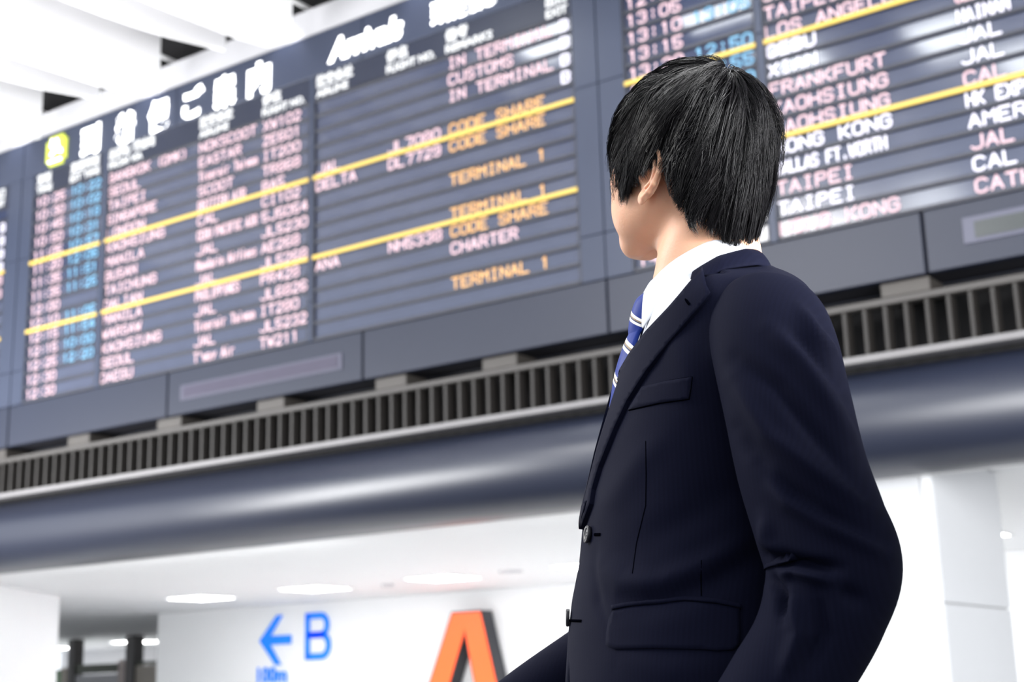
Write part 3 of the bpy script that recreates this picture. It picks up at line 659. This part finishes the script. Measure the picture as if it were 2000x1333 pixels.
# eyes, brows, lips
def ball(name, c, r, m, par, n=14, sc=(1, 1, 1)):
    V = []; F = []
    for i in range(n + 1):
        for j in range(2 * n):
            a_, b_ = math.pi * i / n, math.pi * j / n; V.append((c[0] + r * sc[0] * math.sin(a_) * math.cos(b_), c[1] + r * sc[1] * math.sin(a_) * math.sin(b_), c[2] + r * sc[2] * math.cos(a_)))
    for i in range(n):
        for j in range(2 * n): F.append((i * 2 * n + j, (i + 1) * 2 * n + j, (i + 1) * 2 * n + (j + 1) % (2 * n), i * 2 * n + (j + 1) % (2 * n)))
    return big_mesh(name, H2L(np.array(V)), np.array(F), m, par)
EYE = mat('eye_white', (.75, .74, .72), .15, noise=.02); IRIS = mat('dark_iris', (.02, .012, .008), .1, noise=.1)
for sgn in (-1, 1):
    e = ball('eye', (.0785, sgn * .031, .002), .0125, EYE, man); ball('iris', (.0870, sgn * .031, .003), .0055, IRIS, e, 8, (.9, 1, 1))
    ball('eyebrow', (.091, sgn * .033, .024), .012, HAIR, man, 8, (.25, 1.3, .22))

# ---- shirt, jacket, trousers
h = .006; X = grid((-.14, -.20, 1.02), (.22, .20, 1.46), h)
D = torso(X, -.010); D = smin(D, cap(X, (.004, 0, 1.50), (.0, 0, 1.36), .060, .072), .02); D = smax(D, X[..., 2] - 1.432 + .25 * (X[..., 0] - .01), .004); D = smax(D, 1.03 - X[..., 2], .01)
Vs, Fs = surface_nets(D, X[0, 0, 0], h); Vs = lap(Vs, Fs, 2); shirt = big_mesh('shirt', Vs, Fs, SHIRT, man)
h = .005; X = grid((-.16, -.24, .755), (.24, .24, 1.51), h); Z = X[..., 2]; AY = np.abs(X[..., 1])
D = torso(X, 0); D = smax(D, .775 - Z + .03 * (X[..., 0]), .006)
bvh_t = None
Vt, Ft = surface_nets(D, X[0, 0, 0], h); Vt = lap(Vt, Ft, 3); bvh_t = BVHTree.FromPolygons([tuple(v) for v in L2W(Vt)], [tuple(map(int, f)) for f in Ft])
def cast(px, py, bvh):
    o = Vector((0, 0, CAM_H)); d = Vector((R @ np.array([px - 1000, py - 666.5, FPX])).tolist()).normalized()
    loc, n, i, _ = bvh.ray_cast(o, d)
    if loc is None: loc, n, i, _ = bvh.find_nearest(o + d * 1.72)
    if n.dot(d) > 0: n = -n
    return np.array(loc), np.array(n)
rl = W2L(np.array([cast(a_, b_, bvh_t)[0] for a_, b_ in ((1388, 532), (1358, 570), (1324, 605), (1279, 650), (1243, 695), (1221, 731))]))
rl = rl[np.argsort(rl[:, 2])]
v_ = np.interp(Z, [.0, 1.098, 1.11, 1.25] + list(rl[:, 2]) + [1.6], [-.05, -.002, .004, .026] + list(np.maximum(.03, np.abs(rl[:, 1]))) + [.095]).astype(np.float32)
yo = X[..., 1] + .004
wedge = smax((np.abs(yo) - v_) * .95, .015 - X[..., 0], .004); D = smax(D, -wedge, .004)
D = smax(D, -smax(cap(X, (.006, 0, 1.7), (.004, 0, 1.30), .066, .066), 1.395 - Z, .003), .004)
# front edges curve away below the lower button
ed = smax(np.abs(X[..., 1]) - np.interp(Z, [0, .80, .90, .985, 2], [.14, .09, .03, -.02, -.02]).astype(np.float32), .10 - X[..., 0], .01); D = smax(D, -ed, .006)
Vj, Fj = surface_nets(D, X[0, 0, 0], h); Vj = lap(Vj, Fj, 3)
def vnorm(V, F):
    n = np.cross(V[F[:, 2]] - V[F[:, 0]], V[F[:, 3]] - V[F[:, 1]]); N = np.zeros_like(V)
    for k in range(4):
        for c in range(3): N[:, c] += np.bincount(F[:, k], weights=n[:, c], minlength=len(V))
    return N / np.maximum(np.linalg.norm(N, axis=1), 1e-9)[:, None]
def folds(V, F, lst):
    """raise or sink soft creases along measured polylines on the side that faces the camera"""
    W = L2W(V); N = vnorm(V, F); NW = N[:, :1] * FW + N[:, 1:2] * LF + N[:, 2:] * UP
    vd = np.array([0, 0, CAM_H]) - W; vd /= np.linalg.norm(vd, axis=1)[:, None]; fac = np.clip((NW * vd).sum(1) * 2.2, 0, 1); px = topx(W); dd = np.zeros(len(V))
    for amp, wd, pts in lst:
        P = np.array(pts, float)
        best = np.full(len(V), 1e9); tt = np.zeros(len(V)); Lc = 0; seg = np.linalg.norm(np.diff(P, axis=0), axis=1); L = seg.sum()
        for a_, b_, s_ in zip(P[:-1], P[1:], seg):
            t = np.clip(((px - a_) @ (b_ - a_)) / s_ ** 2, 0, 1); q = np.linalg.norm(px - a_ - t[:, None] * (b_ - a_), axis=1)
            m_ = q < best; best[m_] = q[m_]; tt[m_] = (Lc + t[m_] * s_) / L; Lc += s_
        dd += 1.35 * amp * np.exp(-(best / wd) ** 2) * np.sin(np.pi * np.clip(tt, .03, .97)) ** .6 * fac
    return V + N * dd[:, None]
Vj = folds(Vj, Fj, [(.006, 24, [(1175, 1100), (1215, 1140), (1290, 1142), (1370, 1112), (1470, 1050)]), (-.006, 26, [(1190, 1165), (1260, 1180), (1330, 1160), (1420, 1120), (1490, 1085)]),
                    (.003, 26, [(1180, 1000), (1250, 900), (1300, 850)]), (-.003, 30, [(1240, 1060), (1330, 1020), (1440, 960)]), (.003, 30, [(1200, 1290), (1300, 1310), (1420, 1300)]),
                    (-.0025, 8, [(1165, 1060), (1160, 1120), (1168, 1180), (1195, 1240)]), (.003, 30, [(1300, 640), (1340, 720), (1350, 800)]), (.003, 22, [(1500, 610), (1420, 640), (1395, 720)])])
jk = big_mesh('jacket', Vj, Fj, SUIT, man)
bvh_j = BVHTree.FromPolygons([tuple(v) for v in L2W(Vj)], [tuple(map(int, f)) for f in Fj])
bvh_s = BVHTree.FromPolygons([tuple(v) for v in L2W(Vs)], [tuple(map(int, f)) for f in Fs])
# sleeves
def spline(P, n):
    P = np.array(P, float); t = np.arange(len(P)); T = np.linspace(0, len(P) - 1, n); out = []
    for x in T:
        i = min(int(x), len(P) - 2); u = x - i; p0, p1, p2, p3 = P[max(i - 1, 0)], P[i], P[i + 1], P[min(i + 2, len(P) - 1)]
        out.append(.5 * ((2 * p1) + (-p0 + p2) * u + (2 * p0 - 5 * p1 + 4 * p2 - p3) * u * u + (-p0 + 3 * p1 - 3 * p2 + p3) * u ** 3))
    return np.array(out)
def tube(path, nr, na, xs=1., ys=.92, ref=(1, 0, 0)):
    C = spline(path, nr); T = np.gradient(C[:, :3], axis=0); T /= np.linalg.norm(T, axis=1)[:, None]
    V = []
    for c, t in zip(C, T):
        u = np.array(ref, float) - t * np.dot(ref, t); u /= np.linalg.norm(u); v = np.cross(t, u)
        for k in range(na): a_ = 2 * math.pi * k / na; V.append(c[:3] + c[3] * (u * math.cos(a_) * xs + v * math.sin(a_) * ys))
    F = [(i * na + k, i * na + (k + 1) % na, (i + 1) * na + (k + 1) % na, (i + 1) * na + k) for i in range(nr - 1) for k in range(na)]
    V = np.array(V); F = np.array(F)[:, ::-1]
    return V, F
Vl, Fl = tube(LSH, 150, 110)
if ((vnorm(Vl, Fl)[60 * 110:61 * 110] * (Vl[60 * 110:61 * 110] - Vl[60 * 110:61 * 110].mean(0))).sum() < 0): Fl = Fl[:, ::-1]
Vl = folds(Vl, Fl, [(a_ * 1.5, b_ * .8, c_) for a_, b_, c_ in [(.006, 22, [(1500, 640), (1560, 700), (1620, 790), (1670, 880)]), (-.005, 20, [(1440, 700), (1520, 760), (1600, 860), (1680, 960)]), (.0055, 20, [(1430, 740), (1500, 850), (1590, 920), (1700, 1000)]),
                    (-.006, 22, [(1440, 840), (1500, 930), (1600, 1000), (1720, 1060)]), (.007, 18, [(1470, 900), (1540, 980), (1620, 1030), (1735, 1085)]), (-.010, 17, [(1500, 1085), (1540, 1098), (1590, 1108), (1640, 1112)]),
                    (.008, 15, [(1525, 1128), (1550, 1112), (1620, 1135)]), (-.008, 15, [(1500, 1120), (1525, 1160), (1530, 1210)]), (.006, 20, [(1540, 1160), (1560, 1240), (1530, 1320)]), (-.005, 18, [(1600, 1160), (1610, 1240), (1580, 1310)]),
                    (.005, 14, [(1560, 600), (1590, 650), (1635, 700)]), (-.004, 14, [(1540, 640), (1590, 700), (1640, 750)]), (.005, 16, [(1490, 1010), (1500, 1060), (1530, 1090)]), (-.004, 20, [(1640, 1150), (1690, 1180)])]])
sl1 = big_mesh('sleeve', Vl, Fl, SUIT, jk)
Vr, Fr = tube(RSH, 70, 48); sl2 = big_mesh('sleeve', Vr, Fr[:, ::-1], SUIT, jk)
bvh_l = BVHTree.FromPolygons([tuple(v) for v in L2W(Vl)], [tuple(map(int, f)) for f in Fl])
# shirt cuffs
for pth, ce in ((LSH, (.072, .2115, .832)), (RSH, (.292, -.1945, .867))):
    e0 = np.array(pth[-1][:3]); d0 = e0 - np.array(pth[-2][:3]); d0 /= np.linalg.norm(d0); V, F = tube([(*(e0 - d0 * .05), .040), (*(e0 - d0 * .02), .040), (*(e0 + d0 * .004), .040), (*(e0 + d0 * .014), .0385)], 8, 40)
    big_mesh('shirt_cuff', V, F, SHIRT, shirt)

# ---- cloth pieces laid on the jacket or shirt surface
def cast(px, py, bvh):
    o = Vector((0, 0, CAM_H)); d = Vector((R @ np.array([px - 1000, py - 666.5, FPX])).tolist()).normalized()
    loc, n, i, _ = bvh.ray_cast(o, d)
    if loc is None: loc, n, i, _ = bvh.find_nearest(o + d * 1.72)
    if n.dot(d) > 0: n = -n
    return np.array(loc), np.array(n)
def dense(poly, step):
    out = []
    for a_, b_ in zip(poly, poly[1:] + poly[:1]):
        n = max(1, int(math.hypot(b_[0] - a_[0], b_[1] - a_[1]) / step)); out += [(a_[0] + (b_[0] - a_[0]) * i / n, a_[1] + (b_[1] - a_[1]) * i / n) for i in range(n)]
    return out
def inside(p, poly):
    c = False; n = len(poly)
    for i in range(n):
        a_, b_ = poly[i], poly[i - 1]
        if (a_[1] > p[1]) != (b_[1] > p[1]) and p[0] < (b_[0] - a_[0]) * (p[1] - a_[1]) / (b_[1] - a_[1]) + a_[0]: c = not c
    return c
def patch(name, poly, bvh, lift, thick, m, parent, step=7, mirror=False, lift_fn=None, keep=None):
    bd_ = dense(poly, step); xs = [p[0] for p in poly]; ys = [p[1] for p in poly]; pts = list(bd_)
    x = min(xs)
    while x < max(xs):
        y = min(ys)
        while y < max(ys):
            if inside((x, y), poly) and min((x - q[0]) ** 2 + (y - q[1]) ** 2 for q in bd_) > (step * .6) ** 2: pts.append((x, y))
            y += step
        x += step
    nb = len(bd_); r = delaunay_2d_cdt([Vector(p) for p in pts], [], [list(range(nb))], 1, 1e-4)
    V2, T2 = r[0], [f for f in r[2]]
    P, N = [], []
    for v in V2:
        a_, n = cast(v.x, v.y, bvh); P.append(a_); N.append(n)
    P, N = np.array(P), np.array(N)
    # smooth the sampled depth so that the piece hangs as cloth
    adj = [set() for _ in P]
    for f in T2:
        for i in range(len(f)): adj[f[i]].add(f[i - 1]); adj[f[i - 1]].add(f[i])
    for it in range(3): P = np.array([(P[i] * 1 + sum(P[j] for j in adj[i])) / (1 + len(adj[i])) if (i >= nb and adj[i]) else P[i] for i in range(len(P))]); N = np.array([(N[i] + sum(N[j] for j in adj[i])) for i in range(len(N))]); N /= np.linalg.norm(N, axis=1)[:, None]
    Lf = np.array([lift if lift_fn is None else lift_fn(v.x, v.y) for v in V2])
    top = P + N * (Lf + thick)[:, None]; bot = P + N * (Lf - .003)[:, None]; n = len(P); F = []
    for f in T2: F.append(tuple(f)); F.append(tuple(n + i for i in reversed(f)))
    ec = {}
    for f in T2:
        for i in range(len(f)): e = (f[i - 1], f[i]); ec[e] = 1
    for (a_, b_) in list(ec):
        if (b_, a_) not in ec: F.append((b_, a_, n + a_, n + b_))
    V = np.vstack([top, bot]); o = mesh_obj(name, V, F, m, parent)
    bm = bmesh.new(); bm.from_mesh(o.data); bmesh.ops.recalc_face_normals(bm, faces=bm.faces[:]); bm.to_mesh(o.data); bm.free()
    for p in o.data.polygons: p.use_smooth = len(p.vertices) == 3
    if mirror:
        L = W2L(V); L[:, 1] *= -1; o2 = mesh_obj(name, L2W(L), [tuple(reversed(f)) for f in F], m, parent)
        bm = bmesh.new(); bm.from_mesh(o2.data); bmesh.ops.recalc_face_normals(bm, faces=bm.faces[:]); bm.to_mesh(o2.data); bm.free()
        for p in o2.data.polygons: p.use_smooth = len(p.vertices) == 3
    return o
def seam(name, pts, bvh, rad, m, parent, lift=0., step=6):
    q = []
    for a_, b_ in zip(pts[:-1], pts[1:]):
        n = max(1, int(math.hypot(b_[0] - a_[0], b_[1] - a_[1]) / step)); q += [(a_[0] + (b_[0] - a_[0]) * i / n, a_[1] + (b_[1] - a_[1]) * i / n) for i in range(n)]
    q.append(pts[-1]); C = [cast(x, y, bvh) for x, y in q]; C = [(p + n * lift, n) for p, n in C]; V, F = [], []; k = 6
    for i, (p, n) in enumerate(C):
        t = C[min(i + 1, len(C) - 1)][0] - C[max(i - 1, 0)][0]; t /= max(1e-9, np.linalg.norm(t)); s_ = np.cross(t, n)
        for j in range(k): a_ = 2 * math.pi * j / k; V.append(p + rad * (math.cos(a_) * s_ + math.sin(a_) * n * .6))
    for i in range(len(C) - 1):
        for j in range(k): F.append((i * k + j, i * k + (j + 1) % k, (i + 1) * k + (j + 1) % k, (i + 1) * k + j))
    return mesh_obj(name, V, F, m, parent, smooth=True)
lapel = [(1373, 530), (1340, 570), (1310, 605), (1268, 650), (1235, 695), (1214, 731), (1197, 766), (1183, 810), (1167, 870), (1153, 940), (1141, 1005), (1143, 1032), (1150, 1012), (1160, 986), (1164, 958), (1177, 914),
         (1207, 839), (1232, 785), (1268, 728), (1310, 674), (1355, 620), (1391, 577), (1381, 561)]
patch('lapel', lapel, bvh_t, .001, .0045, SUIT, jk, 7, mirror=True)
collar = [(1462, 483), (1439, 489), (1400, 508), (1373, 530), (1381, 561), (1415, 545), (1445, 523), (1481, 516), (1476, 498)]
pocket = [(1256, 757), (1303, 745), (1352, 737), (1350, 758), (1346, 780), (1290, 788), (1229, 802)]
patch('breast_pocket_welt', pocket, bvh_j, .000, .0022, SUIT, jk, 7)
flap = [(1200, 1194), (1262, 1182), (1339, 1178), (1400, 1182), (1443, 1190), (1445, 1230), (1443, 1260), (1431, 1271), (1400, 1273), (1368, 1270), (1280, 1268), (1202, 1269), (1186, 1261), (1187, 1240), (1192, 1210)]
patch('pocket_flap', flap, bvh_j, .000, .0028, SUIT, jk, 8)
patch('pocket_piping', [(1198, 1185), (1262, 1173), (1339, 1169), (1400, 1173), (1446, 1182), (1445, 1190), (1400, 1181), (1339, 1177), (1262, 1181), (1199, 1193)], bvh_j, .000, .0045, SUIT, jk, 5)
seam('seam', [(1198, 1195), (1262, 1183), (1339, 1179), (1400, 1183), (1445, 1192)], bvh_j, .0011, SEAM, jk, .002)
seam('seam', [(1256, 757), (1303, 745), (1352, 737), (1346, 780), (1290, 788), (1229, 802)], bvh_j, .0009, SEAM, jk, .0006)
seam('seam', [(1261, 862), (1262, 930), (1261, 988), (1243, 1062), (1235, 1121)], bvh_j, .0007, SEAM, jk)
seam('seam', [(1370, 1095), (1369, 1130), (1370, 1165)], bvh_j, .0007, SEAM, jk)
seam('lapel_buttonhole', [(1345, 589), (1352, 598)], bvh_j, .0016, SEAM, jk, .0055, 3)
seam('buttonhole', [(1162, 1045), (1173, 1045)], bvh_j, .0018, SEAM, jk, .0006, 3)
seam('buttonhole', [(1110, 1213), (1136, 1214)], bvh_j, .0016, SEAM, jk, .0006, 3)
# buttons with a raised rim and four holes
def button(px, py, rad, nrm=None):
    p, n = cast(px, py, bvh_j); n = n if nrm is None else np.array(nrm, float); n = n / np.linalg.norm(n); u = np.cross(n, UP); u /= np.linalg.norm(u); v = np.cross(u, n)
    pr = [(0, .0022), (.55, .0022), (.68, .0030), (.85, .0042), (.97, .0036), (1.0, .0020), (.95, 0)]; V = []; k = 24
    for r_, z_ in pr:
        for j in range(k): a_ = 2 * math.pi * j / k; V.append(p + rad * r_ * (u * math.cos(a_) + v * math.sin(a_)) + n * (z_ + .0015))
    F = [(i * k + j, i * k + (j + 1) % k, (i + 1) * k + (j + 1) % k, (i + 1) * k + j) for i in range(len(pr) - 1) for j in range(k)]
    bt = mesh_obj('button', V, F, BTN, jk, smooth=True)
    for a_ in (45, 135, 225, 315):
        c = p + rad * .25 * (u * math.cos(math.radians(a_)) + v * math.sin(math.radians(a_))) + n * .0039; V = [c + rad * .09 * (u * math.cos(t) + v * math.sin(t)) for t in np.linspace(0, 2 * math.pi, 8, endpoint=False)]
        mesh_obj('button_hole', V + [x - n * .001 for x in V], [tuple(range(8)), tuple(range(15, 7, -1))] + [(i, (i + 1) % 8, (i + 1) % 8 + 8, i + 8) for i in range(8)], SEAM, bt)
button(1152, 1045, .0105); button(1112, 1207, .0105, (-.95, -.6, .05))

# ---- jacket collar and shirt collar as bands round the neck; phi = 0 front, 180 back
def band(name, tab, m, parent, thick, f0, f1, n=72, prof=5):
    """tab rows: phi, cx-radius x,y and z at the top edge, fold, and outer edge"""
    T = np.array(tab, float); ph = np.linspace(f0, f1, n); V = []
    for f in ph:
        af = abs(f); row = [np.interp(af, T[:, 0], T[:, k]) for k in range(1, 7)]
        r0, z0, r1, z1, r2, z2 = row; c, s_ = math.cos(math.radians(f)), math.sin(math.radians(f))
        def pt(r, z): return np.array([.008 + r * c, r * s_ * .98, z])
        a_, b_, d_ = pt(r0, z0), pt(r1, z1), pt(r2, z2)
        ring = [a_ + (b_ - a_) * t for t in (0, .33, .66)] + [b_] + [b_ + (d_ - b_) * t + (np.array([c, s_, 0]) * .004 * math.sin(math.pi * t)) for t in (.2, .4, .6, .8, 1)]
        V.append(ring)
    V = np.array(V); k = V.shape[1]; P = V.reshape(-1, 3)
    F = np.array([(i * k + j, i * k + j + 1, (i + 1) * k + j + 1, (i + 1) * k + j) for i in range(n - 1) for j in range(k - 1)])
    o = big_mesh(name, P, F, m, parent); md = o.modifiers.new('t', 'SOLIDIFY'); md.thickness = thick; md.offset = 0
    md = o.modifiers.new('s', 'SUBSURF'); md.levels = 1; md.render_levels = 1
    return o
# r0,z0 inner band bottom; r1,z1 fold line; r2,z2 outer edge
sc_tab = [(8, .068, 1.395, .069, 1.420, .083, 1.385), (18, .066, 1.398, .067, 1.425, .093, 1.348), (30, .064, 1.400, .066, 1.430, .090, 1.362), (60, .062, 1.405, .064, 1.444, .084, 1.392), (90, .060, 1.415, .062, 1.458, .076, 1.418), (120, .058, 1.42, .060, 1.464, .071, 1.432), (150, .056, 1.425, .058, 1.466, .067, 1.436), (180, .056, 1.425, .058, 1.466, .066, 1.438)]
band('shirt_collar', sc_tab, SHIRT, shirt, .0022, -178, -6, 60); band('shirt_collar', sc_tab, SHIRT, shirt, .0022, 6, 178, 60)
jc_tab = [(58, .082, 1.375, .086, 1.400, .116, 1.369), (75, .078, 1.385, .082, 1.416, .111, 1.388), (90, .074, 1.40, .077, 1.429, .106, 1.403), (120, .069, 1.41, .072, 1.443, .094, 1.4155), (150, .065, 1.41, .068, 1.450, .083, 1.420), (180, .064, 1.41, .067, 1.452, .080, 1.421)]
band('jacket_collar', jc_tab, SUIT, jk, .004, 68, 180, 60)
band('jacket_collar', jc_tab, SUIT, jk, .004, -180, -68, 60)

# ---- tie
def tie_piece(name, rows, n=10):
    """rows: centre x, y, z, half width, bulge"""
    C = spline(rows, 40); V, U = [], []; acc = 0
    for i, (x, y, z, w_, bl) in enumerate(C):
        if i: acc += np.linalg.norm(C[i, :3] - C[i - 1, :3])
        for j in range(n + 1):
            t = -1 + 2 * j / n; V.append((x + bl * math.cos(t * math.pi / 2) - .010 * t * t * (w_ / .04), y + t * w_, z)); U.append((acc, t * w_))
    F = np.array([(i * (n + 1) + j, i * (n + 1) + j + 1, (i + 1) * (n + 1) + j + 1, (i + 1) * (n + 1) + j) for i in range(39) for j in range(n)])
    o = big_mesh(name, np.array(V), F, TIE, man); uvl = o.data.uv_layers.new(name='stripe'); vi = np.empty(len(o.data.loops), np.int32); o.data.loops.foreach_get('vertex_index', vi)
    return o, np.array(U), vi, uvl
o, U, vi, uvl = tie_piece('tie_knot', [(.076, -.002, 1.402, .017, .008), (.082, -.002, 1.393, .019, .012), (.088, -.003, 1.374, .018, .013), (.093, -.003, 1.358, .014, .011), (.098, -.003, 1.350, .012, .006)])
s_ = (U[:, 0] * .8 + U[:, 1] * -.9) / .034 + .05; uvl.data.foreach_set('uv', np.stack([s_[vi], s_[vi] * 0], 1).ravel())
md = o.modifiers.new('t', 'SOLIDIFY'); md.thickness = .004
o, U, vi, uvl = tie_piece('tie_blade', [(.095, -.003, 1.356, .011, .006), (.105, -.003, 1.335, .016, .007), (.118, -.004, 1.300, .021, .006), (.126, -.004, 1.265, .025, .005), (.140, -.004, 1.20, .030, .004), (.158, -.004, 1.12, .034, .003), (.165, -.004, 1.07, .036, .002)])
s_ = (U[:, 0] * .75 - U[:, 1] * .75) / .034 + .35; uvl.data.foreach_set('uv', np.stack([s_[vi], s_[vi] * 0], 1).ravel())
md = o.modifiers.new('t', 'SOLIDIFY'); md.thickness = .004

# ---- trousers and shoes
h = .010; X = grid((-.14, -.26, .05), (.24, .26, 1.0), h)
D = ell(X, (.045, 0, .88), (.135, .178, .19))
for sgn in (-1, 1):
    D = smin(D, cap(X, (.045, sgn * .088, .84), (.055, sgn * .10, .47), .100, .076), .03); D = smin(D, cap(X, (.055, sgn * .10, .47), (.020, sgn * .11, .075), .074, .062), .02)
D = smax(D, X[..., 2] - .98, .01); D = smax(D, .062 - X[..., 2], .004)
V, F = surface_nets(D, X[0, 0, 0], h); V = lap(V, F, 2); big_mesh('trousers', V, F, SUIT, man)
for sgn in (-1, 1):
    h = .005; X = grid((-.09, sgn * .115 - .06, 0), (.24, sgn * .115 + .06, .12), h); P = X - np.array([0, sgn * .115, 0], np.float32)
    D = cap(P, (-.03, 0, .045), (.03, 0, .05), .036, .036); D = smin(D, cap(P, (.02, 0, .038), (.165, 0, .026), .040, .034), .03); D = smin(D, cap(P, (.0, 0, .10), (.01, 0, .05), .040, .036), .02)
    D = smax(D, .0015 - P[..., 2], .003); V, F = surface_nets(D, X[0, 0, 0], h); big_mesh('shoe', lap(V, F, 2), F, SHOE, man)

# ---- hair: a shaped mass with layered locks over it
HCn = np.array([-.016, 0, .030])
def shell_r(D_):
    """distance from HCn to the hair shell along unit directions, head frame"""
    ps = np.arctan2(D_[:, 1], D_[:, 0]); cz = np.cos(ps)
    ar = np.where(cz > 0, np.sqrt(1 / ((np.cos(ps) / .121) ** 2 + (np.sin(ps) / .092) ** 2)), np.sqrt(1 / ((np.cos(ps) / .104) ** 2 + (np.sin(ps) / .092) ** 2)))
    lo, hi = np.zeros(len(D_)), np.full(len(D_), .3)
    for _ in range(18):
        m_ = (lo + hi) / 2; z = D_[:, 2] * m_; rho = np.hypot(D_[:, 0], D_[:, 1]) * m_
        prof = np.where(z > 0, np.sqrt(np.clip(1 - np.abs(np.clip(z / .103, 0, 1)) ** 2.15, 0, 1)), 1 - np.where(np.abs(ps) > 2.3, .20, .30) * np.clip(-z / .14, 0, 1.0) ** 1.6)
        o_ = (rho > ar * prof) | (z > .103); hi = np.where(o_, m_, hi); lo = np.where(o_, lo, m_)
    return lo
def zend(ps):
    a_ = np.degrees(np.abs(ps)); return np.interp(a_, [0, 25, 42, 55, 68, 80, 96, 108, 118, 130, 150, 180], [.020, .012, -.034, -.058, -.046, -.026, -.020, -.036, -.076, -.098, -.112, -.148]) - .030 * np.exp(-((np.degrees(ps) + 150) / 22) ** 2)
# under-mass
h = .003; X = grid((-.145, -.11, -.13), (.115, .11, .145), h); dirs = X.reshape(-1, 3) - HCn; rr = np.linalg.norm(dirs, axis=1); rs = shell_r(dirs / np.maximum(rr, 1e-6)[:, None])
D = (rr - (rs - .0105)).reshape(X.shape[:3]); psx = np.arctan2(X[..., 1], X[..., 0] - HCn[0]); ze = zend(psx) + .042 + .022 * np.exp(-((np.degrees(np.abs(psx)) - 52) / 24) ** 2) + .016 * np.clip(1 - np.abs(np.degrees(np.abs(psx)) - 95) / 30, 0, 1)
D = smax(D, (ze - X[..., 2] + .03) * .7 - .020, .006)
inner = ell(X, (-.014, 0, .034), (.088, .068, .080)); D = smax(D, -inner, .004)
V, F = surface_nets(D, X[0, 0, 0], h); V = lap(V, F, 3); hm = big_mesh('hair', H2L(V), F, HAIR, man)
def locks(N, seed, w0, lift0, lift1, stray=0., flick=0.):
    rg = np.random.default_rng(seed); nc = max(10, N // 26)
    WD = np.array([-.50, .10, .86]); WD /= np.linalg.norm(WD)
    psc = rg.uniform(-math.pi, math.pi, nc); c_end = rg.beta(2.2, 1.1, nc) * .72 + .36; c_end = np.where(rg.random(nc) < .45, rg.uniform(.86, 1.14, nc), c_end)
    c_lift = rg.uniform(lift0, lift1, nc); c_sw = rg.normal(0, .17, nc); c_len = rg.uniform(.32, .62, nc)
    ci = rg.integers(0, nc, N); ps = psc[ci] + rg.normal(0, .075, N); te = c_end[ci] + rg.normal(0, .02, N); ts = np.clip(te - c_len[ci] - rg.normal(0, .04, N), .02, .9)
    K = 9; U_ = np.linspace(0, 1, K); pts = np.zeros((N, K, 3))
    for k, u in enumerate(U_):
        t = ts + (te - ts) * u; pe = ps + (psc[ci] - ps) * (u ** 1.6) * .85 + c_sw[ci] * np.sin(u * 2.6) * .8 + .10 * (1 - t)
        # end direction on the hairline
        ex, ey = np.cos(pe), np.sin(pe); zt = zend(pe) - HCn[2]; E_ = np.stack([ex * .10, ey * .088, zt], 1); E_ /= np.linalg.norm(E_, axis=1)[:, None]
        om = np.arccos(np.clip(E_ @ WD, -1, 1)); so = np.sin(om); tt = np.minimum(t, 1.0)
        Q = (np.sin((1 - tt) * om) / so)[:, None] * WD + (np.sin(tt * om) / so)[:, None] * E_; Q /= np.linalg.norm(Q, axis=1)[:, None]
        r = shell_r(Q) - .0065 + c_lift[ci] * (math.sin(math.pi * (.12 + .80 * u)) + flick * u * u) + rg.normal(0, .0005, N) - .003 * (u < .1) + stray * u * rg.random(N)
        P = HCn + Q * r[:, None]; P[:, 2] -= np.maximum(t - 1, 0) * .12; pts[:, k] = P
    # small wave
    pts += (np.sin(U_ * 5)[None, :, None] * rg.normal(0, .0012, (N, 1, 3)))
    # tubes
    T = np.gradient(pts, axis=1); T /= np.linalg.norm(T, axis=2)[..., None] + 1e-9; O_ = pts - HCn; S1 = np.cross(T, O_); S1 /= np.linalg.norm(S1, axis=2)[..., None] + 1e-9; S2 = np.cross(S1, T)
    wd = (w0 * rg.uniform(.6, 1.4, N))[:, None] * np.interp(U_, [0, .15, .6, 1], [.4, 1, .9, .06])[None]
    V = np.stack([pts + wd[..., None] * (math.cos(a_) * S1 + math.sin(a_) * S2 * .7) for a_ in (math.radians(30), math.radians(150), math.radians(270))], 2)   # N,K,3,3
    V = V.reshape(-1, 3); base = (np.arange(N) * K * 3)[:, None, None] + (np.arange(K - 1) * 3)[None, :, None]; j = np.arange(3)[None, None, :]; j2 = (np.arange(3) + 1) % 3
    F = np.stack([base + j, base + j2[None, None], base + 3 + j2[None, None], base + 3 + j], -1).reshape(-1, 4)
    return V, F
for args in ((15000, 1, .00075, .000, .006), (8000, 2, .0006, .002, .0120, 0, .55), (3500, 4, .00055, .006, .0135, 0, .2), (1300, 3, .00032, .005, .016, .009, .5)):
    V, F = locks(*args); o = big_mesh('hair_locks', H2L(V), F, HAIR, hm); o['kind'] = 'stuff'
